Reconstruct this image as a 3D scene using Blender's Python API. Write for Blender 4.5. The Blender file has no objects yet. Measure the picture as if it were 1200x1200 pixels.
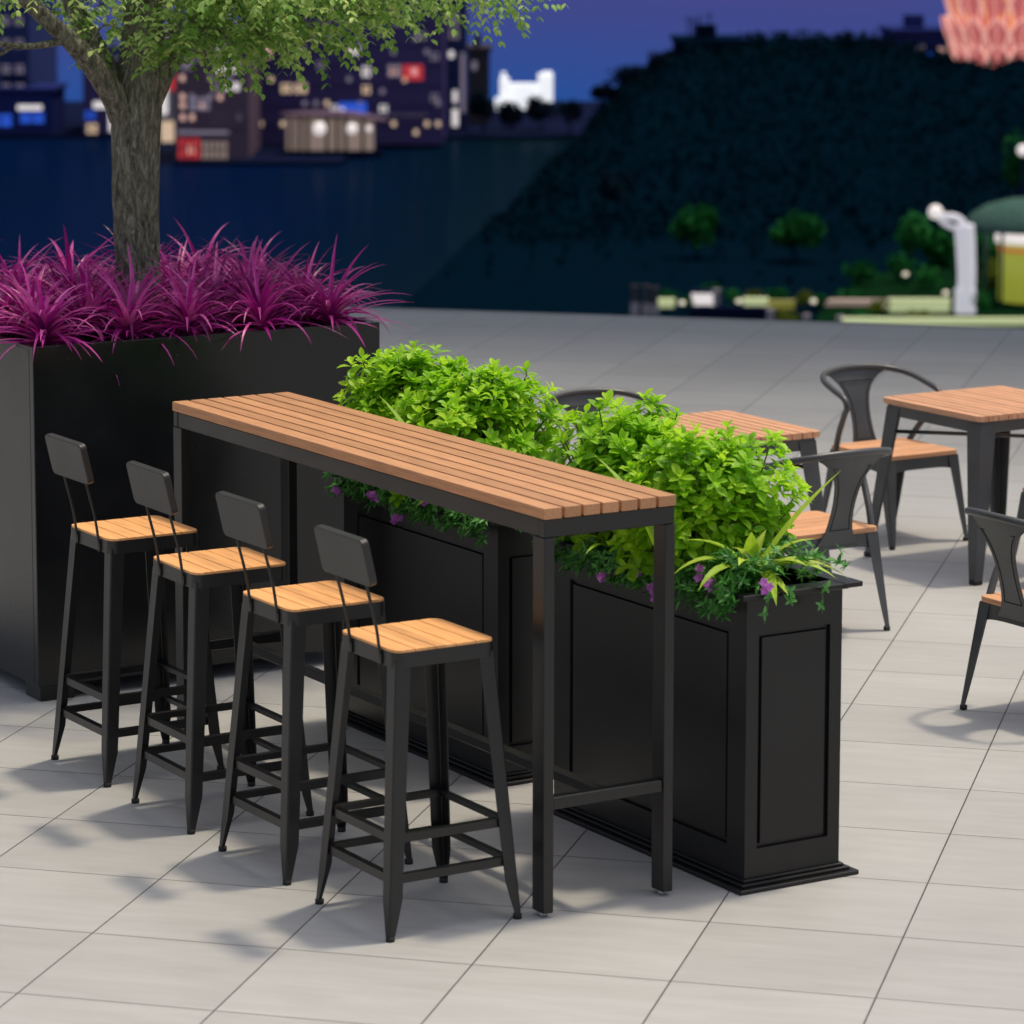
import bpy, bmesh, math, random
from mathutils import Vector, Matrix, noise
R = math.radians
PI = math.pi
rnd = random.Random(7)
scene = bpy.context.scene
COL = scene.collection

# ------------------------------------------------------------------ helpers
class MB:
    """collects geometry for ONE mesh object"""
    def __init__(self, smooth=False):
        self.v = []; self.f = []; self.t = []; self.smooth = smooth; self.tone = 0.5
    def add(self, vs, fs):
        o = len(self.v)
        self.v += [tuple(p) for p in vs]
        for f in fs:
            self.f.append([o + i for i in f]); self.t.append(self.tone)
    def box(self, x0, x1, y0, y1, z0, z1, bev=0.0, seg=1):
        if bev <= 0:
            vs = [(x0,y0,z0),(x1,y0,z0),(x1,y1,z0),(x0,y1,z0),(x0,y0,z1),(x1,y0,z1),(x1,y1,z1),(x0,y1,z1)]
            self.add(vs, [(0,3,2,1),(4,5,6,7),(0,1,5,4),(1,2,6,5),(2,3,7,6),(3,0,4,7)])
            return
        bm = bmesh.new()
        bmesh.ops.create_cube(bm, size=1.0)
        for q in bm.verts:
            q.co = Vector(((x0+x1)/2 + q.co.x*(x1-x0), (y0+y1)/2 + q.co.y*(y1-y0), (z0+z1)/2 + q.co.z*(z1-z0)))
        bmesh.ops.bevel(bm, geom=bm.edges[:], offset=bev, segments=seg, profile=0.5, affect='EDGES')
        self.bm(bm)
    def bm(self, bm):
        bm.verts.index_update()
        self.add([q.co[:] for q in bm.verts], [[q.index for q in f.verts] for f in bm.faces])
        bm.free()
    def loft(self, loops, close=True, cap=True):
        n = len(loops[0]); vs = []; fs = []
        for l in loops: vs += list(l)
        for k in range(len(loops)-1):
            a = k*n; b = a+n
            for i in range(n if close else n-1):
                j = (i+1) % n
                fs.append((a+i, a+j, b+j, b+i))
        if cap and close:
            fs.append(tuple(range(n-1, -1, -1))); e = (len(loops)-1)*n
            fs.append(tuple(range(e, e+n)))
        self.add(vs, fs)
    def tube(self, pts, rad, n=8, closed=False, jitter=None):
        pts = [Vector(p) for p in pts]; m = len(pts)
        if not hasattr(rad, '__len__'): rad = [rad]*m
        loops = []; ref = None
        for i, p in enumerate(pts):
            if closed: t = (pts[(i+1) % m] - pts[i-1]).normalized()
            else: t = (pts[min(i+1, m-1)] - pts[max(i-1, 0)]).normalized()
            if ref is None:
                ref = t.orthogonal().normalized()
            ref = (ref - t*ref.dot(t))
            ref = ref.normalized() if ref.length > 1e-6 else t.orthogonal().normalized()
            bi = t.cross(ref)
            lp = []
            for k in range(n):
                a = 2*PI*k/n; r = rad[i]
                d = ref*math.cos(a) + bi*math.sin(a)
                if jitter: r *= jitter(p + d*r)
                lp.append(p + d*r)
            loops.append(lp)
        if closed: loops.append(loops[0])
        self.loft(loops, True, not closed)
    def cyl(self, x, y, z0, z1, r, n=14):
        self.loft([[(x+r*math.cos(2*PI*k/n), y+r*math.sin(2*PI*k/n), z) for k in range(n)] for z in (z0, z1)])
    def prism(self, poly, z0, z1, bev=0.0):
        bm = bmesh.new()
        lo = [bm.verts.new((x, y, z0)) for x, y in poly]; hi = [bm.verts.new((x, y, z1)) for x, y in poly]
        n = len(poly); bm.faces.new(lo[::-1]); top = bm.faces.new(hi)
        for i in range(n): bm.faces.new((lo[i], lo[(i+1) % n], hi[(i+1) % n], hi[i]))
        if bev > 0: bmesh.ops.bevel(bm, geom=list(top.edges), offset=bev, segments=2, profile=0.5, affect='EDGES')
        self.bm(bm)
    def leaf(self, p, d, up, L, W, bend=0.3, fold=0.25, prof=(0.15, 0.75, 1.0, 0.7, 0.0), steps=None):
        """a folded, bent blade: p base, d direction, up the side that faces the light"""
        d = Vector(d).normalized(); up = Vector(up); s = d.cross(up)
        s = s.normalized() if s.length > 1e-5 else d.orthogonal().normalized()
        u = s.cross(d); m = len(prof); vs = []; fs = []
        pos = Vector(p); a = 0.0
        for i, w in enumerate(prof):
            h = W*0.5*w
            lift = u*math.cos(a) + d*math.sin(a)
            if w > 0:
                vs += [pos - s*h + lift*h*fold, pos.copy(), pos + s*h + lift*h*fold]
            else: vs += [pos.copy()]
            a += bend/(m-1)
            pos = pos + (d*math.cos(a) - u*math.sin(a))*(L/(m-1))
        for i in range(m-1):
            b = i*3
            if prof[i+1] > 0: fs += [(b, b+1, b+4, b+3), (b+1, b+2, b+5, b+4)]
            else: fs += [(b, b+1, b+3), (b+1, b+2, b+3)]
        self.add(vs, fs)
    def build(self, name, mat, parent=None, loc=None):
        me = bpy.data.meshes.new(name)
        me.from_pydata(self.v, [], self.f)
        me.materials.append(mat)
        if self.smooth:
            me.polygons.foreach_set('use_smooth', [True]*len(me.polygons))
        if len(set(self.t)) > 1:
            at = me.attributes.new('tone', 'FLOAT', 'FACE'); at.data.foreach_set('value', self.t)
        me.update()
        o = bpy.data.objects.new(name, me); COL.objects.link(o)
        if parent: o.parent = parent
        if loc: o.location = loc
        return o

def tag(o, label, cat, group=None, kind=None):
    if label: o['label'] = label
    if cat: o['category'] = cat
    if group: o['group'] = group
    if kind: o['kind'] = kind
    return o
def thing(name, label, cat, loc=(0,0,0), rz=0.0, group=None):
    o = bpy.data.objects.new(name, None); COL.objects.link(o)
    o.empty_display_size = 0.1
    o.location = loc; o.rotation_euler = (0, 0, rz)
    return tag(o, label, cat, group)
def structure(o): o['kind'] = 'structure'; return o
def copy_tree(o, parent=None):
    c = o.copy(); COL.objects.link(c)
    if parent: c.parent = parent
    for ch in [q for q in bpy.data.objects if q.parent == o]:
        copy_tree(ch, c)
    return c
def catmull(pts, n=6):
    pts = [Vector(p) for p in pts]; out = []
    for i in range(len(pts)-1):
        p0 = pts[max(i-1, 0)]; p1 = pts[i]; p2 = pts[i+1]; p3 = pts[min(i+2, len(pts)-1)]
        for k in range(n):
            t = k/n
            out.append(0.5*((2*p1) + (p2-p0)*t + (2*p0-5*p1+4*p2-p3)*t*t + (3*p1-p0-3*p2+p3)*t**3))
    out.append(pts[-1]); return out

# ------------------------------------------------------------------ materials
def mat(name, base, rough=0.5, spec=0.5, metal=0.0):
    m = bpy.data.materials.new(name); m.use_nodes = True
    b = m.node_tree.nodes['Principled BSDF']
    b.inputs['Base Color'].default_value = (*base, 1)
    b.inputs['Roughness'].default_value = rough
    b.inputs['Specular IOR Level'].default_value = spec
    b.inputs['Metallic'].default_value = metal
    return m, m.node_tree.nodes, m.node_tree.links, b
def N(nodes, kind, **kw):
    n = nodes.new(kind)
    for k, v in kw.items(): setattr(n, k, v)
    return n
def ramp(nodes, stops):
    r = nodes.new('ShaderNodeValToRGB'); e = r.color_ramp.elements
    e[0].position, e[0].color = stops[0][0], (*stops[0][1], 1)
    e[1].position, e[1].color = stops[-1][0], (*stops[-1][1], 1)
    for p, c in stops[1:-1]:
        q = e.new(p); q.color = (*c, 1)
    return r
def coated(name, base, rough, var=0.25, bump=0.05, scale=60, spec=0.5):
    """powder coated / painted metal with slight unevenness and fine orange peel"""
    m, n, l, b = mat(name, base, rough, spec)
    tc = N(n, 'ShaderNodeTexCoord'); no = N(n, 'ShaderNodeTexNoise'); no.inputs['Scale'].default_value = 5; no.inputs['Detail'].default_value = 6
    l.new(tc.outputs['Object'], no.inputs['Vector'])
    lo = tuple(c*(1-var) for c in base); hi = tuple(c*(1+var) for c in base)
    r = ramp(n, [(0.3, lo), (0.7, hi)]); l.new(no.outputs['Fac'], r.inputs['Fac']); l.new(r.outputs['Color'], b.inputs['Base Color'])
    mr = N(n, 'ShaderNodeMapRange'); mr.inputs['To Min'].default_value = rough-0.08; mr.inputs['To Max'].default_value = rough+0.1
    l.new(no.outputs['Fac'], mr.inputs['Value']); l.new(mr.outputs['Result'], b.inputs['Roughness'])
    fi = N(n, 'ShaderNodeTexNoise'); fi.inputs['Scale'].default_value = scale*8; l.new(tc.outputs['Object'], fi.inputs['Vector'])
    bp = N(n, 'ShaderNodeBump'); bp.inputs['Strength'].default_value = bump; bp.inputs['Distance'].default_value = 0.002
    l.new(fi.outputs['Fac'], bp.inputs['Height']); l.new(bp.outputs['Normal'], b.inputs['Normal'])
    return m
def wood(name, base, axis, pitch, rough=0.55):
    """composite timber: fine grain along one axis, each slat its own tone"""
    m, n, l, b = mat(name, base, rough, 0.3)
    tc = N(n, 'ShaderNodeTexCoord'); mp = N(n, 'ShaderNodeMapping')
    mp.inputs['Scale'].default_value = (120, 5, 120) if axis == 'Y' else (5, 120, 120)
    l.new(tc.outputs['Object'], mp.inputs['Vector'])
    no = N(n, 'ShaderNodeTexNoise'); no.inputs['Scale'].default_value = 1.6; no.inputs['Detail'].default_value = 5
    l.new(mp.outputs['Vector'], no.inputs['Vector'])
    r = ramp(n, [(0.25, tuple(c*0.68 for c in base)), (0.55, base), (0.8, tuple(min(1, c*1.12) for c in base))])
    l.new(no.outputs['Fac'], r.inputs['Fac'])
    sx = N(n, 'ShaderNodeSeparateXYZ'); l.new(tc.outputs['Object'], sx.inputs['Vector'])
    dv = N(n, 'ShaderNodeMath', operation='DIVIDE'); dv.inputs[1].default_value = pitch
    l.new(sx.outputs['X' if axis == 'Y' else 'Y'], dv.inputs[0])
    fl = N(n, 'ShaderNodeMath', operation='FLOOR'); l.new(dv.outputs[0], fl.inputs[0])
    oi = N(n, 'ShaderNodeObjectInfo'); ad = N(n, 'ShaderNodeMath', operation='ADD'); l.new(fl.outputs[0], ad.inputs[0]); l.new(oi.outputs['Random'], ad.inputs[1])
    wn = N(n, 'ShaderNodeTexWhiteNoise', noise_dimensions='1D'); l.new(ad.outputs[0], wn.inputs['W'])
    mr = N(n, 'ShaderNodeMapRange'); mr.inputs['To Min'].default_value = 0.83; mr.inputs['To Max'].default_value = 1.10
    l.new(wn.outputs['Value'], mr.inputs['Value'])
    mx = N(n, 'ShaderNodeMix', data_type='RGBA', blend_type='MULTIPLY'); mx.inputs['Factor'].default_value = 1
    l.new(r.outputs['Color'], mx.inputs['A']); l.new(mr.outputs['Result'], mx.inputs['B']); l.new(mx.outputs['Result'], b.inputs['Base Color'])
    bp = N(n, 'ShaderNodeBump'); bp.inputs['Strength'].default_value = 0.25; bp.inputs['Distance'].default_value = 0.0015
    l.new(no.outputs['Fac'], bp.inputs['Height']); l.new(bp.outputs['Normal'], b.inputs['Normal'])
    return m
def leafy(name, dark, mid, light, trans=0.35, rough=0.45, spec=0.4, tip=None):
    m, n, l, b = mat(name, mid, rough, spec)
    at = N(n, 'ShaderNodeAttribute', attribute_name='tone')
    r = ramp(n, [(0.0, dark), (0.5, mid), (1.0, light)]); l.new(at.outputs['Fac'], r.inputs['Fac'])
    tc = N(n, 'ShaderNodeTexCoord'); no = N(n, 'ShaderNodeTexNoise'); no.inputs['Scale'].default_value = 40
    l.new(tc.outputs['Object'], no.inputs['Vector'])
    mr = N(n, 'ShaderNodeMapRange'); mr.inputs['To Min'].default_value = 0.8; mr.inputs['To Max'].default_value = 1.15; l.new(no.outputs['Fac'], mr.inputs['Value'])
    mx = N(n, 'ShaderNodeMix', data_type='RGBA', blend_type='MULTIPLY'); mx.inputs['Factor'].default_value = 1
    l.new(r.outputs['Color'], mx.inputs['A']); l.new(mr.outputs['Result'], mx.inputs['B']); l.new(mx.outputs['Result'], b.inputs['Base Color'])
    tr = N(n, 'ShaderNodeBsdfTranslucent'); l.new(mx.outputs['Result'], tr.inputs['Color'])
    ms = N(n, 'ShaderNodeMixShader'); ms.inputs['Fac'].default_value = trans
    l.new(b.outputs[0], ms.inputs[1]); l.new(tr.outputs[0], ms.inputs[2])
    l.new(ms.outputs[0], n['Material Output'].inputs['Surface'])
    return m
def glow(name, col, s):
    m = bpy.data.materials.new(name); m.use_nodes = True; n = m.node_tree.nodes; l = m.node_tree.links
    b = n['Principled BSDF']; b.inputs['Base Color'].default_value = (*[c*0.5 for c in col], 1)
    b.inputs['Emission Color'].default_value = (*col, 1); b.inputs['Emission Strength'].default_value = s
    return m

M_black = coated('black_powder_coat', (0.0105, 0.0105, 0.0108), 0.36)
M_planter = coated('black_planter_paint', (0.0085, 0.0085, 0.0092), 0.32, 0.2, 0.03, 60, 0.4)
M_tall = coated('charcoal_planter_paint', (0.0075, 0.008, 0.0095), 0.24, 0.2, 0.03, 60, 0.45)
M_chair = coated('gunmetal_paint', (0.058, 0.060, 0.064), 0.36)
M_groove = mat('groove_shade', (0.008, 0.008, 0.008), 0.8)[0]
M_rubber = mat('black_rubber', (0.012, 0.012, 0.012), 0.7)[0]
M_steel = mat('steel_glide', (0.55, 0.55, 0.53), 0.35, 0.5, 0.8)[0]
M_pad = coated('black_pad', (0.022, 0.0205, 0.019), 0.4, 0.15, 0.03)
M_barwood = wood('bar_timber', (0.55, 0.275, 0.135), 'Y', 0.0565, 0.46)
M_stoolwood = wood('stool_timber', (0.80, 0.40, 0.155), 'Y', 0.058)
M_seatwood = wood('chair_timber', (0.70, 0.36, 0.19), 'X', 0.06)
M_tablewood = wood('dining_timber', (0.68, 0.36, 0.21), 'Y', 0.0463)
M_shrub = leafy('lime_leaf', (0.15, 0.38, 0.010), (0.32, 0.64, 0.016), (0.56, 0.82, 0.04), 0.48)
M_cover = leafy('trailing_leaf', (0.02, 0.12, 0.018), (0.06, 0.24, 0.035), (0.14, 0.42, 0.08), 0.25)
M_strap = leafy('strap_leaf', (0.30, 0.52, 0.02), (0.46, 0.66, 0.05), (0.60, 0.72, 0.14), 0.35)
M_rosette = leafy('magenta_leaf', (0.17, 0.006, 0.12), (0.60, 0.022, 0.38), (1.0, 0.20, 0.62), 0.25, 0.33, 0.55)
M_treeleaf = leafy('ash_leaf', (0.10, 0.23, 0.04), (0.25, 0.46, 0.09), (0.62, 0.78, 0.26), 0.4)
M_petal = leafy('pink_petal', (0.40, 0.08, 0.45), (0.55, 0.14, 0.62), (0.72, 0.26, 0.74), 0.3)
M_soil = coated('dark_soil', (0.018, 0.013, 0.009), 0.9, 0.5, 0.6, 10, 0.1)
M_stem = mat('green_stem', (0.08, 0.12, 0.03), 0.6)[0]

def bark():
    m, n, l, b = mat('bark', (0.1, 0.085, 0.06), 0.85, 0.2)
    tc = N(n, 'ShaderNodeTexCoord'); mp = N(n, 'ShaderNodeMapping'); mp.inputs['Scale'].default_value = (26, 26, 9)
    l.new(tc.outputs['Object'], mp.inputs['Vector'])
    nz = N(n, 'ShaderNodeTexNoise'); nz.inputs['Scale'].default_value = 2.2; nz.inputs['Detail'].default_value = 8; nz.inputs['Roughness'].default_value = 0.65
    nz.inputs['Distortion'].default_value = 0.6
    l.new(mp.outputs['Vector'], nz.inputs['Vector'])
    vo = N(n, 'ShaderNodeTexVoronoi', feature='DISTANCE_TO_EDGE'); vo.inputs['Scale'].default_value = 2.6
    mv = N(n, 'ShaderNodeMix', data_type='VECTOR'); mv.inputs['Factor'].default_value = 0.12
    l.new(mp.outputs['Vector'], mv.inputs['A']); l.new(nz.outputs['Color'], mv.inputs['B']); l.new(mv.outputs['Result'], vo.inputs['Vector'])
    r = ramp(n, [(0.3, (0.05, 0.052, 0.036)), (0.5, (0.23, 0.23, 0.175)), (0.7, (0.46, 0.45, 0.37))]); l.new(nz.outputs['Fac'], r.inputs['Fac'])
    l.new(r.outputs['Color'], b.inputs['Base Color'])
    vr = ramp(n, [(0.0, (0, 0, 0)), (0.25, (1, 1, 1))]); l.new(vo.outputs['Distance'], vr.inputs['Fac'])
    ad = N(n, 'ShaderNodeMath', operation='ADD'); l.new(nz.outputs['Fac'], ad.inputs[0])
    mu = N(n, 'ShaderNodeMath', operation='MULTIPLY'); mu.inputs[1].default_value = 0.5; l.new(vr.outputs['Color'], mu.inputs[0]); l.new(mu.outputs[0], ad.inputs[1])
    bp = N(n, 'ShaderNodeBump'); bp.inputs['Strength'].default_value = 1.0; bp.inputs['Distance'].default_value = 0.022
    l.new(ad.outputs[0], bp.inputs['Height']); l.new(bp.outputs['Normal'], b.inputs['Normal'])
    return m
M_bark = bark()

TILE_X, TILE_Y = 0.48844, 0.47896
def tiles():
    m, n, l, b = mat('porcelain_paving', (0.5, 0.5, 0.49), 0.55, 0.35)
    tc = N(n, 'ShaderNodeTexCoord'); sx = N(n, 'ShaderNodeSeparateXYZ'); l.new(tc.outputs['Object'], sx.inputs['Vector'])
    masks = []; cells = []
    for ax, size in (('X', TILE_X), ('Y', TILE_Y)):
        dv = N(n, 'ShaderNodeMath', operation='DIVIDE'); dv.inputs[1].default_value = size; l.new(sx.outputs[ax], dv.inputs[0])
        rd = N(n, 'ShaderNodeMath', operation='ROUND'); l.new(dv.outputs[0], rd.inputs[0])
        sb = N(n, 'ShaderNodeMath', operation='SUBTRACT'); l.new(dv.outputs[0], sb.inputs[0]); l.new(rd.outputs[0], sb.inputs[1])
        ab = N(n, 'ShaderNodeMath', operation='ABSOLUTE'); l.new(sb.outputs[0], ab.inputs[0])
        mr = N(n, 'ShaderNodeMapRange'); mr.inputs['From Min'].default_value = 0.0022/size*0.5; mr.inputs['From Max'].default_value = 0.0022/size*1.2
        l.new(ab.outputs[0], mr.inputs['Value']); masks.append(mr)
        fl = N(n, 'ShaderNodeMath', operation='FLOOR'); l.new(dv.outputs[0], fl.inputs[0]); cells.append(fl)
    mn = N(n, 'ShaderNodeMath', operation='MINIMUM'); l.new(masks[0].outputs[0], mn.inputs[0]); l.new(masks[1].outputs[0], mn.inputs[1])
    cb = N(n, 'ShaderNodeCombineXYZ'); l.new(cells[0].outputs[0], cb.inputs['X']); l.new(cells[1].outputs[0], cb.inputs['Y'])
    wn = N(n, 'ShaderNodeTexWhiteNoise', noise_dimensions='3D'); l.new(cb.outputs[0], wn.inputs['Vector'])
    # streaks along the tile, shifted from tile to tile
    mp = N(n, 'ShaderNodeMapping'); mp.inputs['Scale'].default_value = (3.0, 22, 1); l.new(tc.outputs['Object'], mp.inputs['Vector'])
    va = N(n, 'ShaderNodeVectorMath', operation='MULTIPLY_ADD'); l.new(wn.outputs['Color'], va.inputs[0]); va.inputs[1].default_value = (40, 40, 40); l.new(mp.outputs['Vector'], va.inputs[2])
    st = N(n, 'ShaderNodeTexNoise'); st.inputs['Scale'].default_value = 1.0; st.inputs['Detail'].default_value = 7; st.inputs['Roughness'].default_value = 0.62; st.inputs['Distortion'].default_value = 0.4
    l.new(va.outputs[0], st.inputs['Vector'])
    r = ramp(n, [(0.28, (0.385, 0.382, 0.374)), (0.5, (0.415, 0.414, 0.408)), (0.72, (0.445, 0.446, 0.442))]); l.new(st.outputs['Fac'], r.inputs['Fac'])
    mr = N(n, 'ShaderNodeMapRange'); mr.inputs['To Min'].default_value = 0.93; mr.inputs['To Max'].default_value = 1.05; l.new(wn.outputs['Value'], mr.inputs['Value'])
    mx = N(n, 'ShaderNodeMix', data_type='RGBA', blend_type='MULTIPLY'); mx.inputs['Factor'].default_value = 1
    l.new(r.outputs['Color'], mx.inputs['A']); l.new(mr.outputs['Result'], mx.inputs['B'])
    lg = N(n, 'ShaderNodeTexNoise'); lg.inputs['Scale'].default_value = 0.9; lg.inputs['Detail'].default_value = 9; lg.inputs['Roughness'].default_value = 0.68; l.new(tc.outputs['Object'], lg.inputs['Vector'])
    lm = N(n, 'ShaderNodeMapRange'); lm.inputs['From Min'].default_value = 0.3; lm.inputs['From Max'].default_value = 0.7; lm.inputs['To Min'].default_value = 0.90; lm.inputs['To Max'].default_value = 1.04; l.new(lg.outputs['Fac'], lm.inputs['Value'])
    m2 = N(n, 'ShaderNodeMix', data_type='RGBA', blend_type='MULTIPLY'); m2.inputs['Factor'].default_value = 1; l.new(mx.outputs['Result'], m2.inputs['A']); l.new(lm.outputs[0], m2.inputs['B']); mx = m2
    gm = N(n, 'ShaderNodeMix', data_type='RGBA'); gm.inputs['A'].default_value = (0.045, 0.042, 0.04, 1)
    l.new(mn.outputs[0], gm.inputs['Factor']); l.new(mx.outputs['Result'], gm.inputs['B']); l.new(gm.outputs['Result'], b.inputs['Base Color'])
    ro = N(n, 'ShaderNodeMapRange'); ro.inputs['To Min'].default_value = 0.42; ro.inputs['To Max'].default_value = 0.62; l.new(st.outputs['Fac'], ro.inputs['Value']); l.new(ro.outputs[0], b.inputs['Roughness'])
    bp = N(n, 'ShaderNodeBump'); bp.inputs['Strength'].default_value = 0.5; bp.inputs['Distance'].default_value = 0.003
    hs = N(n, 'ShaderNodeMath', operation='MULTIPLY_ADD'); hs.inputs[1].default_value = 0.12; l.new(st.outputs['Fac'], hs.inputs[0]); l.new(mn.outputs[0], hs.inputs[2])
    l.new(hs.outputs[0], bp.inputs['Height']); l.new(bp.outputs['Normal'], b.inputs['Normal'])
    return m

# ------------------------------------------------------------------ site frame
# X runs across the bar table, Y runs along it away from the camera, origin on the table's near front corner
TY = 1.02810; CAMX, CAMY = 4.32135, 6.88702; CAMZ = 2.52929
FWD = Vector((math.cos(TY), math.sin(TY))); SIDE = Vector((math.sin(TY), -math.cos(TY)))
def out(lat, dist):
    """a point lat metres to the right and dist metres out from the terrace viewpoint"""
    p = Vector((-CAMX, -CAMY)) + SIDE*lat + FWD*dist
    return p.x, p.y
VIEW_RZ = -(PI/2 - TY)

# ------------------------------------------------------------------ terrace floor
bm_f = MB(); bm_f.box(-16, 18, -13, 11.645, -0.25, 0)
fl = structure(bm_f.build('floor', tiles())); fl.location = (-0.3325, 1.1507, 0); fl.rotation_euler = (0, 0, R(-45.85))
e = MB(); e.box(-16, 18, 11.648, 11.70, -0.26, 0.004)
ed = structure(e.build('floor_edge', coated('edge_trim', (0.30, 0.30, 0.31), 0.5))); ed.location = fl.location; ed.rotation_euler = fl.rotation_euler
e = MB(); e.box(-15.8, 17.8, -12.8, 11.5, -20, -0.27)
po = structure(e.build('podium', coated('podium_concrete', (0.10, 0.10, 0.10), 0.8))); po.location = fl.location; po.rotation_euler = fl.rotation_euler


# unseen slats added to darken the outer floor; boards close up towards the edge
pg = thing('added_shade_slats', 'unseen slats added overhead to shade the outer edge of the terrace', 'added_shade_slats', (-0.3325, 1.1507, 0), R(-45.85))
m = MB(); y = 5.6; pitch = 0.14
while y < 15.0:
    f = min(0.97, max(0.05, ((y-5.6)/6.4)**1.0))
    m.box(-14, 15, y, y+pitch*f, 3.5, 3.52); y += pitch
m.build('slat', coated('shade_slat_board', (0.10, 0.09, 0.08), 0.7), pg)
for x0 in (-12.5, 13.5):
    m = MB(); m.box(x0-0.1, x0+0.1, 5.3, 15.1, 3.3, 3.499); m.build('beam', M_black, pg)
    for y0 in (5.8, 11.0):
        m = MB(); m.box(x0-0.09, x0+0.09, y0-0.09, y0+0.09, 0, 3.299); m.build('post', M_black, pg)

# ------------------------------------------------------------------ bar table
bt = thing('bar_table', 'long slatted timber bar table on a black steel frame beside the four stools', 'bar table', (0, 0, 0))
W, L, H = 0.395, 2.113, 1.05
m = MB()
for i in range(7):
    p = W/7; m.box(i*p + (0.0042 if i else 0), (i+1)*p - (0.0042 if i < 6 else 0), 0, L, H-0.028, H, 0.0015, 2)
m.build('tabletop', M_barwood, bt)
m = MB()
m.box(0.002, W-0.002, 0.003, 0.03, 0.975, 1.0215, 0.002); m.box(0.002, W-0.002, L-0.03, L-0.003, 0.975, 1.0215, 0.002)
m.box(0.004, 0.03, 0.031, L-0.031, 0.975, 1.021, 0.002); m.box(W-0.03, W-0.004, 0.031, L-0.031, 0.975, 1.021, 0.002)
m.box(0.031, W-0.031, L/2-0.015, L/2+0.015, 0.99, 1.021)
m.build('top_frame', M_black, bt)
for x0 in (0.001, W-0.031):
    for y0 in (0.001, L-0.056):
        m = MB(); m.box(x0, x0+0.03, y0, y0+0.055, 0.012, 0.9745, 0.0025, 2)
        lg = m.build('leg', M_black, bt)
        m = MB(True); m.cyl(x0+0.015, y0+0.0275, 0, 0.012, 0.011); m.build('foot_glide', M_steel, lg)
for y0 in (0.006, L-0.036):
    m = MB(); m.box(0.032, W-0.032, y0, y0+0.03, 0.277, 0.309, 0.002); m.build('crossbar', M_black, bt)
m = MB(); m.box(W/2-0.015, W/2+0.015, 0.037, L-0.037, 0.28, 0.307, 0.002); m.build('footrail', M_black, bt)

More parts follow.
